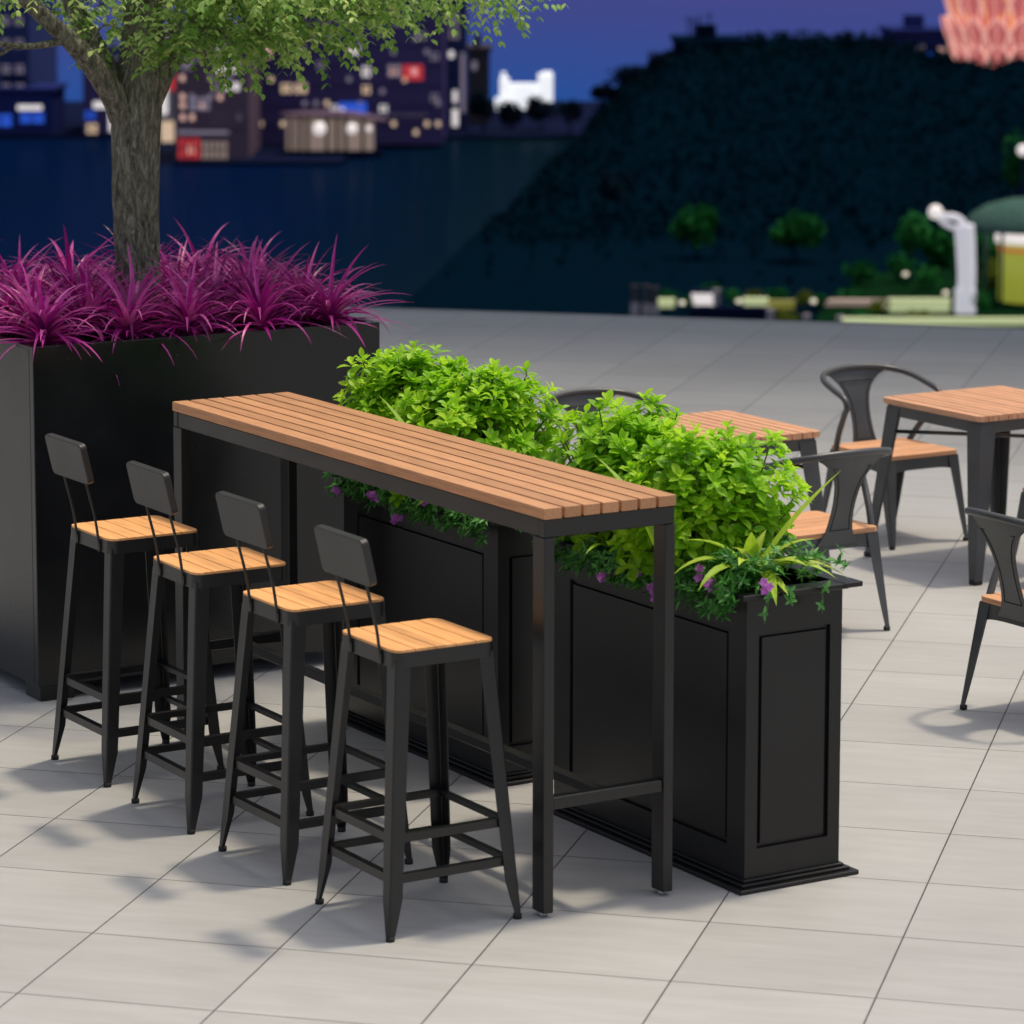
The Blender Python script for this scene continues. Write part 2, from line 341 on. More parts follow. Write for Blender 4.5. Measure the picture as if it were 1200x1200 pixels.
# ------------------------------------------------------------------ bar stools
def L_leg(sx, sy, top, foot, ztop, zbot, wt, wm, wb, zm, th):
    """pressed angle leg: outer corner runs from foot to top, flanges taper"""
    m = MB()
    loops = []
    for z, w in ((zbot, wb), (zm*0.55, (wb+wm)/2), (zm, wm), (ztop, wt)):
        t = (z-zbot)/(ztop-zbot)
        cx = foot[0]+(top[0]-foot[0])*t; cy = foot[1]+(top[1]-foot[1])*t
        r = 0.004
        poly = [(0, -w), (0, -r), (-r*0.3, -r*0.3), (-r, 0), (-w, 0), (-w, -th), (-th-0.002, -th), (-th, -th-0.002), (-th, -w)]
        lp = [(cx+sx*px, cy+sy*py, z) for px, py in poly]
        if sx*sy < 0: lp = lp[::-1]
        loops.append(lp)
    m.loft(loops); return m
def make_stool():
    t = thing('bar_stool', '', 'bar stool')
    S = 0.145
    def rr(h, r, n=5):
        pts = []
        for cx, cy, a0 in ((h-r, h-r, 0), (-h+r, h-r, 90), (-h+r, -h+r, 180), (h-r, -h+r, 270)):
            for k in range(n+1):
                a = R(a0+90*k/n); pts.append((cx+r*math.cos(a), cy+r*math.sin(a)))
        return pts
    # seat: five slats clipped to a rounded square
    m = MB(); outl = rr(S, 0.026)
    def half(x):       # half length of the seat at offset x
        d = abs(x)-(S-0.026)
        return S if d <= 0 else S-0.026+math.sqrt(max(0, 0.026**2-d*d))
    for i in range(5):
        a = -S+i*0.058+(0.0015 if i else 0); b = -S+(i+1)*0.058-(0.0015 if i < 4 else 0)
        xs = [a+(b-a)*k/10 for k in range(11)]
        poly = [(x, -half(x)) for x in xs]+[(x, half(x)) for x in xs[::-1]]
        m.prism(poly, 0.7115, 0.718, 0.0012)
    m.build('seat', M_stoolwood, t)
    m = MB(); o = rr(S+0.0005, 0.0262); inn = rr(S-0.012, 0.016)
    n = len(o)
    m.add([(x, y, 0.673) for x, y in o]+[(x, y, 0.7112) for x, y in o]+[(x, y, 0.7112) for x, y in inn]+[(x, y, 0.673) for x, y in inn],
          [f for i in range(n) for j in [(i+1) % n] for f in ((i, j, n+j, n+i), (n+i, n+j, 2*n+j, 2*n+i), (2*n+i, 2*n+j, 3*n+j, 3*n+i), (3*n+i, 3*n+j, j, i))])
    m.build('seat_frame', M_black, t)
    F = 0.192; T = S-0.0035
    for sx in (-1, 1):
        for sy in (-1, 1):
            lg = L_leg(sx, sy, (sx*T, sy*T), (sx*F, sy*F), 0.688, 0.010, 0.043, 0.036, 0.017, 0.10, 0.0035).build('leg', M_black, t)
            q = MB(True); q.cyl(sx*(F-0.008), sy*(F-0.008), 0, 0.012, 0.0115, 14); q.build('rubber_foot', M_rubber, lg)
    def off(z): return F+(T-F)*(z-0.01)/0.678
    for z in (0.150, 0.250):
        e = off(z)-0.0045
        for k in range(4):
            m = MB()
            if k < 2:
                s = (-1, 1)[k]; y = s*(e-0.002)
                m.box(-e+0.003, e-0.003, min(y, y-s*0.004), max(y, y-s*0.004), z-0.011, z+0.011); m.box(-e+0.016, e-0.016, min(y-s*0.0042, y-s*0.02), max(y-s*0.0042, y-s*0.02), z+0.007, z+0.011)
            else:
                s = (-1, 1)[k-2]; x = s*(e-0.002)
                m.box(min(x, x-s*0.004), max(x, x-s*0.004), -e+0.008, e-0.008, z-0.0112, z+0.0108); m.box(min(x-s*0.0042, x-s*0.02), max(x-s*0.0042, x-s*0.02), -e+0.022, e-0.022, z+0.0068, z+0.0108)
            m.build('stretcher', M_black, t)
    # backrest on two thin bent rods, leaning out over -x
    for sy in (-1, 1):
        m = MB(True); y = sy*0.076
        m.tube(catmull([(-0.1475, y, 0.672), (-0.1495, y, 0.70), (-0.162, y, 0.78), (-0.186, y, 0.875), (-0.1905, y, 0.925)]), 0.0042, 8)
        m.build('back_rod', M_black, t)
        m = MB(); m.box(-0.151, -0.1455, y-0.008, y+0.008, 0.676, 0.700, 0.001); m.build('rod_bracket', M_black, t)
    bm = bmesh.new(); bmesh.ops.create_cube(bm, size=1)
    bmesh.ops.scale(bm, vec=(0.021, 0.25, 0.122), verts=bm.verts)
    ed = [q for q in bm.edges if abs(q.verts[0].co.x-q.verts[1].co.x) > 0.01]
    bmesh.ops.bevel(bm, geom=ed, offset=0.016, segments=5, profile=0.5, affect='EDGES')
    bmesh.ops.bevel(bm, geom=[q for q in bm.edges if abs(q.verts[0].co.x-q.verts[1].co.x) < 0.001 and len(q.link_faces) == 2 and q.calc_face_angle() > 1], offset=0.003, segments=2, profile=0.5, affect='EDGES')
    for q in bm.verts: q.co.x += -6*0.0*q.co.y**2
    bmesh.ops.rotate(bm, cent=(0, 0, 0), matrix=Matrix.Rotation(R(-13), 3, 'Y'), verts=bm.verts)
    bmesh.ops.translate(bm, vec=(-0.204, 0, 0.940), verts=bm.verts)
    m = MB(); m.bm(bm); m.build('backrest', M_pad, t)
    return t
stool0 = make_stool()
labels = ['bar stool nearest the camera, standing by the near end of the bar table',
          'second bar stool counted from the near end of the bar table',
          'third bar stool counted from the near end of the bar table',
          'bar stool farthest from the camera, standing right against the tall black planter']
for i, (x, y, rz) in enumerate(((-0.235, 0.226, 0.0), (-0.230, 0.787, 0.5), (-0.228, 1.347, -0.6), (-0.222, 1.920, 0.4))):
    s = stool0 if i == 0 else copy_tree(stool0)
    s.location = (x, y, 0); s.rotation_euler = (0, 0, R(rz)); s['label'] = labels[i]; s['group'] = 'bar stools along the bar table'

# ------------------------------------------------------------------ panelled planters
def make_planter():
    t = thing('panelled_planter', '', 'planter')
    bx0, bx1, Ly, hz = 0.0, 0.305, 0.925, 0.765      # body, local origin at its near front corner
    def face(o, du, n, w, pu0, pu1, pz0=0.105, pz1=0.675):
        """one side of the box with a recessed field whose edge is a sloping moulding"""
        m = MB(); o = Vector(o); du = Vector(du); n = Vector(n); z = Vector((0, 0, 1))
        P = lambda a, h, k=0.0: o+du*a+z*h-n*k
        c = 0.010; dp = 0.011
        A = [P(0, 0), P(w, 0), P(w, hz), P(0, hz)]; B = [P(pu0, pz0), P(pu1, pz0), P(pu1, pz1), P(pu0, pz1)]
        C = [P(pu0+c*.25, pz0+c*.25, dp), P(pu1-c*.25, pz0+c*.25, dp), P(pu1-c*.25, pz1-c*.25, dp), P(pu0+c*.25, pz1-c*.25, dp)]
        D = [P(pu0+c, pz0+c, dp), P(pu1-c, pz0+c, dp), P(pu1-c, pz1-c, dp), P(pu0+c, pz1-c, dp)]
        E = [P(pu0+c*1.3, pz0+c*1.3, 0.003), P(pu1-c*1.3, pz0+c*1.3, 0.003), P(pu1-c*1.3, pz1-c*1.3, 0.003), P(pu0+c*1.3, pz1-c*1.3, 0.003)]
        fs = []
        for k in range(4):
            j = (k+1) % 4
            for a in range(4): fs.append((4*a+k, 4*a+j, 4*(a+1)+j, 4*(a+1)+k))
        fs.append((16, 17, 18, 19)); m.add(A+B+C+D+E, fs); return m
    sides = [face((bx0, Ly, 0), (0, -1, 0), (-1, 0, 0), Ly, 0.08, Ly-0.08), face((bx0, 0, 0), (1, 0, 0), (0, -1, 0), bx1, 0.038, bx1-0.038),
             face((bx1, 0, 0), (0, 1, 0), (1, 0, 0), Ly, 0.08, Ly-0.08), face((bx1, Ly, 0), (-1, 0, 0), (0, 1, 0), bx1, 0.038, bx1-0.038)]
    for s in sides: s.build('side_panel', M_planter, t)
    m = MB()
    for (ov, z0, z1, inn) in ((0.012, 0.7655, 0.773, 0.02), (0.038, 0.7735, 0.787, 0.022)):
        x0, x1, y0, y1 = bx0-ov, bx1+ov, -ov, Ly+ov
        m.box(x0, bx0+inn, y0, y1, z0, z1, 0.0015); m.box(bx1-inn, x1, y0, y1, z0, z1, 0.0015)
        m.box(bx0+inn+0.0002, bx1-inn-0.0002, y0, inn, z0, z1-0.0005, 0.0015); m.box(bx0+inn+0.0002, bx1-inn-0.0002, Ly-inn, y1, z0, z1-0.0005, 0.0015)
    m.build('rim', M_planter, t)
    m = MB()
    m.box(bx0-0.039, bx1+0.039, -0.039, Ly+0.039, 0, 0.012, 0.002); m.box(bx0-0.022, bx1+0.022, -0.022, Ly+0.022, 0.0125, 0.021, 0.003, 2); m.box(bx0-0.010, bx1+0.010, -0.010, Ly+0.010, 0.0215, 0.029, 0.003, 2)
    m.build('base_moulding', M_planter, t)
    m = MB(True); nx, ny = 8, 24
    m.add([(0.022+(bx1-0.044)*i/nx, 0.022+(Ly-0.044)*j/ny, 0.748+0.014*noise.noise((i*0.9, j*0.7, 0))) for j in range(ny+1) for i in range(nx+1)],
          [(j*(nx+1)+i, j*(nx+1)+i+1, (j+1)*(nx+1)+i+1, (j+1)*(nx+1)+i) for j in range(ny) for i in range(nx)])
    m.build('soil', M_soil, t)
    return t
PX = 0.580; PY = (-0.0555, 1.175)
pl = make_planter(); pl2 = copy_tree(pl)
for o, y, lb in ((pl, PY[0], 'nearer black panelled planter box, its end panel facing the camera beyond the bar table'),
                 (pl2, PY[1], 'farther black panelled planter box, between the nearer box and the tall planter')):
    o.location = (PX, y, 0); o['label'] = lb; o['group'] = 'panelled planter boxes behind the bar table'

# ------------------------------------------------------------------ plants in the boxes
def rdir(r, lo=-0.2):
    while True:
        d = Vector((r.uniform(-1, 1), r.uniform(-1, 1), r.uniform(lo, 1)))
        if 0.05 < d.length < 1: return d.normalized()
def shrub(label, cx, cy, zc, rx, ry, rz, count, seed):
    r = random.Random(seed)
    t = thing('shrub', label, 'shrub', (cx, cy, 0.74), 0, 'lime green shrubs in the planter boxes')
    f = MB(); st = MB(True)
    lumps = [Vector((r.uniform(-.5, .5)*rx, r.uniform(-.6, .6)*ry, r.uniform(-.1, .35)*rz)) for _ in range(7)]
    for i in range(count):
        c = r.choice(lumps); d = rdir(r, -0.55); k = r.uniform(0.45, 1.0)**0.6
        p = c*0.8 + Vector((d.x*rx*0.68, d.y*ry*0.66, d.z*rz*0.80))*k
        p.z += zc-0.74
        if p.z < 0.03: continue
        base = Vector((p.x*0.25, p.y*0.4, 0.0))
        ax = (d*0.75+Vector((0, 0, 0.75))+Vector((r.uniform(-.3, .3), r.uniform(-.3, .3), 0))).normalized()
        if i % 3 == 0:
            mid = base.lerp(p, 0.55)+Vector((0, 0, 0.03)); st.tube([base, mid, p-ax*0.02, p], [0.0035, 0.0028, 0.002, 0.0012], 5)
        s = ax.orthogonal().normalized(); b = ax.cross(s); nl = r.randint(7, 10); a0 = r.uniform(0, 6.28)
        tone = min(1, max(0, 0.48+r.uniform(-.3, .34)))
        for q in range(nl):
            a = a0+q*2.4; h = q/nl
            tilt = R(78-58*h+r.uniform(-12, 12)); f.tone = min(1, max(0, tone+r.uniform(-.15, .15)+0.2*h))
            dd = (s*math.cos(a)+b*math.sin(a))*math.sin(tilt)+ax*math.cos(tilt)
            ln = r.uniform(0.036, 0.058)*(1-0.35*h)
            f.leaf(p-ax*0.022*(1-h), dd, ax, ln, ln*r.uniform(0.42, 0.56), r.uniform(0.2, 1.0), 0.3, (0.10, 0.42, 0.80, 1.0, 0.92, 0.55, 0.0))
    st.build('stem', M_stem, t); f.build('foliage', M_shrub, t)
    return t
shrub('lime green shrub overhanging the near end of the nearer planter box, beside the strap leaves', 0.715, 0.26, 0.90, 0.265, 0.235, 0.285, 700, 3)
shrub('lime green shrub filling the far end of the nearer planter box', 0.71, 0.69, 0.89, 0.25, 0.21, 0.285, 640, 5)
shrub('lime green shrub at the near end of the farther planter box', 0.72, 1.56, 0.925, 0.26, 0.215, 0.29, 640, 8)
shrub('lime green shrub next to the tall black planter, last in its row', 0.72, 1.83, 0.92, 0.26, 0.19, 0.285, 600, 11)

def trailing(label, y0, seed, spots):
    r = random.Random(seed)
    t = thing('trailing_plant', label, 'trailing plant', (PX, y0, 0.755), 0, 'small leaved trailing plants in the planter boxes')
    f = MB()
    for i in range(1000):
        x = r.uniform(-0.035, 0.33) if r.random() > 0.45 else r.uniform(-0.045, 0.06)
        y = r.uniform(-0.02, 0.93)
        lump = 0.5+0.5*noise.noise((x*7, y*7, seed))
        z = r.uniform(0.02, 0.05+0.10*lump)
        if y < 0.2 and x > 0: z += 0.05*lump*(1-max(0, y)/0.2)
        if x < 0:
            z = r.uniform(-0.06*lump, 0.07*lump+0.03)
            if z < 0.032: x = min(x, -0.048)
        if y < 0: z = max(z, 0.035)
        p = Vector((x, y, z))
        ax = Vector((r.uniform(-.7, .5), r.uniform(-.6, .6), 0.8)).normalized()
        if x < 0.02: ax = (ax+Vector((-0.7, 0, 0))).normalized()
        s = ax.orthogonal().normalized(); b = ax.cross(s); n = r.randint(5, 8); a0 = r.uniform(0, 6)
        for q in range(n):
            a = a0+2*PI*q/n+r.uniform(-.2, .2); tilt = R(r.uniform(45, 85))
            d = (s*math.cos(a)+b*math.sin(a))*math.sin(tilt)+ax*math.cos(tilt)
            f.tone = r.uniform(0.05, 0.95); ln = r.uniform(0.02, 0.036)
            f.leaf(p, d, ax, ln, ln*0.3, 0.4, 0.2, (0.3, 1.0, 0.7, 0.0))
    # runners that hang over the rim, on the front and at the near end
    runs = [((-0.05, y), Vector((-1, 0, 0))) for y in [r.uniform(0.0, 0.9) for _ in range(11)]]+[((x, -0.045), Vector((0, -1, 0))) for x in (0.03, 0.09, 0.2)]
    for (x, y), nrm in runs:
        ln = r.uniform(0.02, 0.09); p = Vector((x, y, 0.04)); sw = Vector((-nrm.y, nrm.x, 0))*r.uniform(-.4, .4)
        prev = p-nrm*0.05
        pts = [prev+Vector((0, 0, 0.0)), p, p+nrm*0.008-Vector((0, 0, ln*0.5))+sw*ln*0.4, p+nrm*0.004-Vector((0, 0, ln))+sw*ln]
        pts = catmull(pts, 3); f.tone = 0.4; f.tube(pts, 0.0012, 4)
        tan = Vector((-nrm.y, nrm.x, 0))
        for k, p in enumerate(pts[4::3]):
            nl = r.randint(4, 6); a0 = r.uniform(0, 6); ofs = tan*r.uniform(-.012, .012)
            for q in range(nl):
                a = a0+2*PI*q/nl+r.uniform(-.3, .3); f.tone = r.uniform(0.3, 1)
                d = tan*math.cos(a)+Vector((0, 0, math.sin(a)))+nrm*r.uniform(0.1, 0.7)
                l2 = r.uniform(0.016, 0.03); f.leaf(p+ofs, d, nrm+Vector((0, 0, 0.4)), l2, l2*0.45, 0.5, 0.2, (0.3, 1.0, 0.8, 0.0))
    f.build('foliage', M_cover, t)
    for (x, y, z) in spots:
        m = MB(); nrm = Vector((-0.75, -0.55, 0.5)).normalized(); s = nrm.orthogonal().normalized(); b = nrm.cross(s)
        for hd in range(r.randint(2, 5)):
            c = Vector((x, y, z))+s*r.uniform(-.024, .024)+b*r.uniform(-.02, .02)+nrm*r.uniform(0, .01); a0 = r.uniform(0, 6)
            for q in range(5):
                a = a0+2*PI*q/5; m.tone = r.uniform(0, 1)
                d = s*math.cos(a)+b*math.sin(a)+nrm*0.25
                m.leaf(c, d, nrm, 0.0145, 0.0125, 0.35, 0.1, (0.25, 0.9, 1.0, 0.55, 0.0))
        m.build('flower', M_petal, t)
    return t
trailing('dark green trailing plant with pink flowers spilling over the nearer planter box', PY[0], 21,
         [(-0.05, 0.86, 0.05), (-0.045, 0.80, 0.075), (-0.05, 0.72, 0.085), (-0.055, 0.58, -0.01), (-0.055, 0.33, -0.02), (-0.055, 0.40, 0.03), (-0.05, 0.15, 0.05), (-0.05, 0.10, 0.03), (0.03, -0.03, 0.06)])
trailing('dark green trailing plant with pink flowers on the farther planter box under the bar tabletop', PY[1], 22,
         [(-0.05, 0.64, 0.01), (-0.055, 0.60, 0.005), (-0.055, 0.50, -0.05), (-0.05, 0.32, 0.04), (-0.05, 0.27, 0.06), (-0.05, 0.85, 0.0)])

def strap_plant(label, x, y, z, leaves, seed, group='strap leaved plants in the planter boxes'):
    r = random.Random(seed)
    t = thing('strap_leaf_plant', label, 'strap leaved plant', (x, y, z), 0, group)
    f = MB()
    for (az, el, ln, wd, bend) in leaves:
        a = R(az); e = R(el); d = Vector((math.cos(a)*math.cos(e), math.sin(a)*math.cos(e), math.sin(e)))
        f.tone = r.uniform(0.1, 0.9)
        f.leaf((r.uniform(-.008, .008), r.uniform(-.008, .008), 0), d, (0, 0, 1), ln, wd, bend, 0.35, (0.5, 0.8, 0.95, 1.0, 0.97, 0.88, 0.72, 0.5, 0.25, 0.0))
    f.build('leaf', M_strap, t)
    return t
rr_ = random.Random(5)
strap_plant('clump of broad yellow-green strap leaves at the near corner of the nearer planter box', 0.675, 0.05, 0.80,
            [(195, 46, .24, .042, 1.5), (222, 58, .20, .044, 1.2), (250, 40, .22, .040, 1.6), (285, 55, .19, .044, 1.2), (308, 44, .24, .040, 1.3), (330, 40, .27, .040, 1.3), (352, 36, .26, .036, 1.1), (170, 52, .25, .04, 1.5), (150, 66, .22, .036, 1.2),
             (338, 58, .36, .042, .25), (235, 74, .16, .044, .5), (275, 78, .15, .046, .4), (315, 66, .20, .042, 1.0), (205, 66, .17, .036, .9), (268, 28, .17, .036, 1.1), (20, 50, .22, .036, 1.2)], 31)
strap_plant('few thin yellow-green strap leaves poking out beside the table leg of the nearer planter box', 0.61, 0.60, 0.775,
            [(205, 50, .17, .024, 1.3), (235, 58, .15, .024, 1.1), (180, 62, .15, .022, 1.2), (265, 45, .16, .022, 1.2)], 32)
strap_plant('single pale arching blade in front of the shrubs of the nearer planter box', 0.47, 0.16, 0.82,
            [(96, 66, .40, .026, 0.75)], 33)
strap_plant('single pale arching blade in front of the shrubs of the farther planter box', 0.47, 1.36, 0.84,
            [(96, 66, .38, .024, 0.7)], 34)
strap_plant('small yellow-green strap leaves under the tabletop at the farther planter box', 0.545, 1.50, 0.775,
            [(215, 40, .10, .02, 1.0), (255, 55, .09, .018, 1.0)], 35)

# ------------------------------------------------------------------ tall planter, magenta plants, tree
TX0, TX1, TY0, TY1, TH = -0.162, 1.095, 2.785, 4.04, 1.15
tp = thing('tall_planter', 'tall square black planter box holding the tree and the magenta plants', 'planter', ((TX0+TX1)/2, (TY0+TY1)/2, 0))
hx = (TX1-TX0)/2; hy = (TY1-TY0)/2
m = MB()
wt = 0.03
for (x0, x1, y0, y1) in ((-hx, hx, -hy, -hy+wt), (-hx, hx, hy-wt, hy), (-hx, -hx+wt, -hy+wt+.0005, hy-wt-.0005), (hx-wt, hx, -hy+wt+.0005, hy-wt-.0005)):
    m.box(x0, x1, y0, y1, 0.05, TH, 0.0025, 2)
m.build('box_wall', M_tall, tp)
m = MB(); m.box(-hx+wt+.001, hx-wt-.001, -hy+wt+.001, hy-wt-.001, 0.055, 0.09); m.build('floor_plate', M_tall, tp)
for sx in (-1, 1):
    for sy in (-1, 1):
        m = MB(); a, b = sx*(hx-0.010), sx*(hx-0.13); c, d = sy*(hy-0.010), sy*(hy-0.13)
        m.box(min(a, b), max(a, b), min(c, d), max(c, d), 0, 0.0495, 0.002); m.build('foot', M_tall, tp)
m = MB(True); nn = 26
m.add([(-hx+wt+(2*hx-2*wt)*i/nn, -hy+wt+(2*hy-2*wt)*j/nn, TH-0.05+0.02*noise.noise((i*.6, j*.6, 3))) for j in range(nn+1) for i in range(nn+1)],
      [(j*(nn+1)+i, j*(nn+1)+i+1, (j+1)*(nn+1)+i+1, (j+1)*(nn+1)+i) for j in range(nn) for i in range(nn)])
m.build('soil', M_soil, tp)

cols = ['leftmost', 'second from the left', 'third from the left', 'fourth from the left', 'fifth from the left', 'rightmost']
rows = ['front row along the planter edge', 'second row behind the planter edge', 'third row, just before the trunk', 'fourth row, just behind the trunk', 'back row of the tall planter']
def rosette(x, y, label, seed, big=1.0):
    r = random.Random(seed)
    f = MB(); n = 74
    for i in range(n):
        h = i/n; az = i*2.39996+r.uniform(-.25, .25)
        el = R(20+64*h+r.uniform(-10, 10)); ln = big*r.uniform(0.20, 0.32)*(1.0-0.08*h)
        d = Vector((math.cos(az)*math.cos(el), math.sin(az)*math.cos(el), math.sin(el)))
        bend = r.uniform(0.7, 1.8) if h > 0.15 else r.uniform(0.3, 0.8)
        f.tone = min(1, max(0, r.gauss(0.45, 0.27)))
        f.leaf((0.012*math.cos(az), 0.012*math.sin(az), 0.02+0.05*h), d, (0, 0, 1), ln, r.uniform(0.014, 0.022), bend, 0.45, (0.9, 1.0, 0.95, 0.85, 0.72, 0.56, 0.4, 0.22, 0.0))
    o = f.build('magenta_rosette', M_rosette)
    o.location = (x, y, TH-0.035); o.rotation_euler = (r.uniform(-.08, .08), r.uniform(-.08, .08), r.uniform(0, 6.28))
    tag(o, label, 'magenta plant', 'magenta spiky plants around the tree')
k = 0
ys = (TY0+0.125, TY0+0.325, TY0+0.55, TY0+0.80, TY0+1.08); ncol = (5, 6, 5, 6, 5)
for j, y in enumerate(ys):
    nc = ncol[j]
    for i in range(nc):
        x = TX0+0.125+(TX1-TX0-0.25)*i/(nc-1)
        k += 1; r = random.Random(k)
        xx, yy = x+r.uniform(-.03, .03), y+r.uniform(-.03, .03)
        if (xx-0.467)**2+(yy-3.41)**2 < 0.14**2: xx += 0.15 if xx > 0.467 else -0.15
        cn = cols[5] if i == nc-1 else cols[i]
        rosette(xx, yy, 'spiky magenta rosette, %s plant in the %s' % (cn, rows[j]), 100+k, 1.0 if j == 0 else 1.06)

tr = thing('tree', 'broad leafed tree with a thick furrowed trunk growing out of the tall black planter', 'tree', (0.488, 3.41, TH-0.05))
def jit(p):
    q = p*1.0
    return 1+0.10*noise.noise((q.x*9, q.y*9, q.z*3))+0.055*noise.noise((q.x*34, q.y*34, q.z*9))
tm = MB(True)
trunk = [(0.025, 0, -0.04), (0.02, 0, 0.06), (0.012, 0, 0.25), (0.005, 0.0, 0.45), (0.01, 0.0, 0.60), (0.02, 0.0, 0.74), (0.035, 0, 0.86), (0.05, 0.01, 1.02), (0.07, 0.02, 1.30), (0.05, 0.0, 1.62)]
trr = [0.086, 0.081, 0.078, 0.080, 0.083, 0.085, 0.080, 0.07, 0.055, 0.04]
tp_ = catmull(trunk, 7); rad = []
for i in range(len(tp_)):
    a = i/7; b = int(min(a, len(trr)-2)); rad.append(trr[b]+(trr[b+1]-trr[b])*(a-b))
tm.tube(tp_, rad, 30, False, jit)
limbs = []
def limb(pts, r0, r1, n=12):
    p = catmull(pts, 6); m_ = len(p)
    tm.tube(p, [r0+(r1-r0)*i/(m_-1) for i in range(m_)], n, False, jit); limbs.append(p)
limb([(0.0, 0, 0.66), (-0.08, -0.02, 0.80), (-0.20, -0.05, 0.94), (-0.36, -0.08, 1.075), (-0.60, -0.1, 1.27), (-0.95, -0.05, 1.50)], 0.050, 0.014)
limb([(-0.02, 0.02, 0.72), (-0.09, 0.06, 0.92), (-0.16, 0.12, 1.10), (-0.25, 0.2, 1.35), (-0.3, 0.4, 1.7)], 0.052, 0.012)
limb([(0.05, -0.02, 0.74), (0.12, -0.05, 0.90), (0.20, -0.08, 1.02), (0.42, -0.10, 1.18), (0.85, -0.08, 1.30), (1.35, 0.0, 1.38)], 0.038, 0.009)
limb([(0.06, 0.02, 0.98), (0.2, 0.15, 1.2), (0.5, 0.35, 1.4), (0.9, 0.5, 1.55)], 0.035, 0.009)
limb([(-0.26, -0.06, 0.99), (-0.42, -0.11, 0.975), (-0.62, -0.16, 0.99), (-0.85, -0.2, 0.96)], 0.014, 0.005, 7)
limb([(-0.48, -0.12, 0.977), (-0.58, -0.14, 0.93), (-0.70, -0.16, 0.88)], 0.009, 0.004, 6)
limb([(0.04, -0.01, 1.25), (0.1, -0.25, 1.45), (0.15, -0.6, 1.65)], 0.03, 0.008)
limb([(0.05, 0.0, 1.5), (0.0, 0.1, 1.8), (0.1, 0.05, 2.1)], 0.03, 0.008)
tm.build('trunk', M_bark, tr)
cr = MB(); tw = MB(True)
r = random.Random(77)
allp = [p for l_ in limbs for p in l_]
def spray(p, axis, n):
    """a pinnate leaf: leaflets in pairs along a thin stalk"""
    axis = axis.normalized(); ln = 0.11; up = Vector((0, 0, 1)); s = axis.cross(up)
    s = s.normalized() if s.length > 1e-4 else Vector((1, 0, 0)); base = r.uniform(0.15, 0.95)
    for i in range(n):
        q = p+axis*ln*(i+1)/n-up*0.03*((i+1)/n)**2
        for sg in (-1, 1):
            cr.tone = min(1, max(0, base+r.uniform(-.2, .2)))
            d = s*sg*0.9+axis*0.55-up*r.uniform(0.0, 0.5); l2 = r.uniform(0.022, 0.037)
            cr.leaf(q, d, up+axis*r.uniform(-.5, .5)+s*r.uniform(-.5, .5), l2, l2*0.52, 0.3, 0.15, (0.2, 1.0, 0.85, 0.0))
cl = []
for i in range(150):
    a = r.uniform(0, 2*PI); q = math.sqrt(r.uniform(0.02, 1))
    x = 1.62*q*math.cos(a); y = 0.95*q*math.sin(a); low = 1.17+0.04*q+0.06*noise.noise((x*2, y*2, 1))
    z = low+0.34*(1-q*q)*r.random()**1.5+0.08*r.random()
    cl.append(Vector((x, y, z)))
for x in (-0.05, 0.05, 0.15, 0.25, 0.35, 0.45, 0.12, 0.3, 0.5, 0.62, 0.7):
    for q in range(2): cl.append(Vector((x+r.uniform(-.05, .05), r.uniform(-.45, .1), r.uniform(1.0, 1.10))))
for i in range(30):
    cl.append(Vector((r.uniform(-0.1, 1.0), r.uniform(-.55, .35), r.uniform(1.10, 1.24))))
for i in range(8):
    cl.append(Vector((r.uniform(1.0, 1.55), r.uniform(-.3, .3), r.uniform(1.14, 1.24))))
for c in cl:
    if c.x < -0.25 and c.y < 0.1 and c.z < 1.25: continue
    near = min(allp, key=lambda q: (q-c).length+0.3*max(0, q.z-c.z))
    mid = near.lerp(c, 0.5)+Vector((0, 0, 0.06)); pts = catmull([near, mid, c], 4)
    tw.tube(pts, [0.005-0.0036*i/(len(pts)-1) for i in range(len(pts))], 5)
    for k in range(9):
        d = Vector((r.uniform(-1, 1), r.uniform(-1, 1), r.uniform(-0.75, 0.6)))
        if d.length < 0.2: continue
        e = c+d*r.uniform(0.04, 0.13)
        tw.tube([c, c.lerp(e, 0.6)+Vector((0, 0, 0.008)), e], [0.0018, 0.0014, 0.001], 4)
        spray(e, d+Vector((0, 0, -0.25)), r.randint(4, 6))
        if r.random() < 0.7: spray(c.lerp(e, 0.5), d.cross(Vector((0, 0, 1)))+Vector((0, 0, -0.2)), 3)
tw.build('twig', M_bark, tr); cr.build('crown', M_treeleaf, tr)

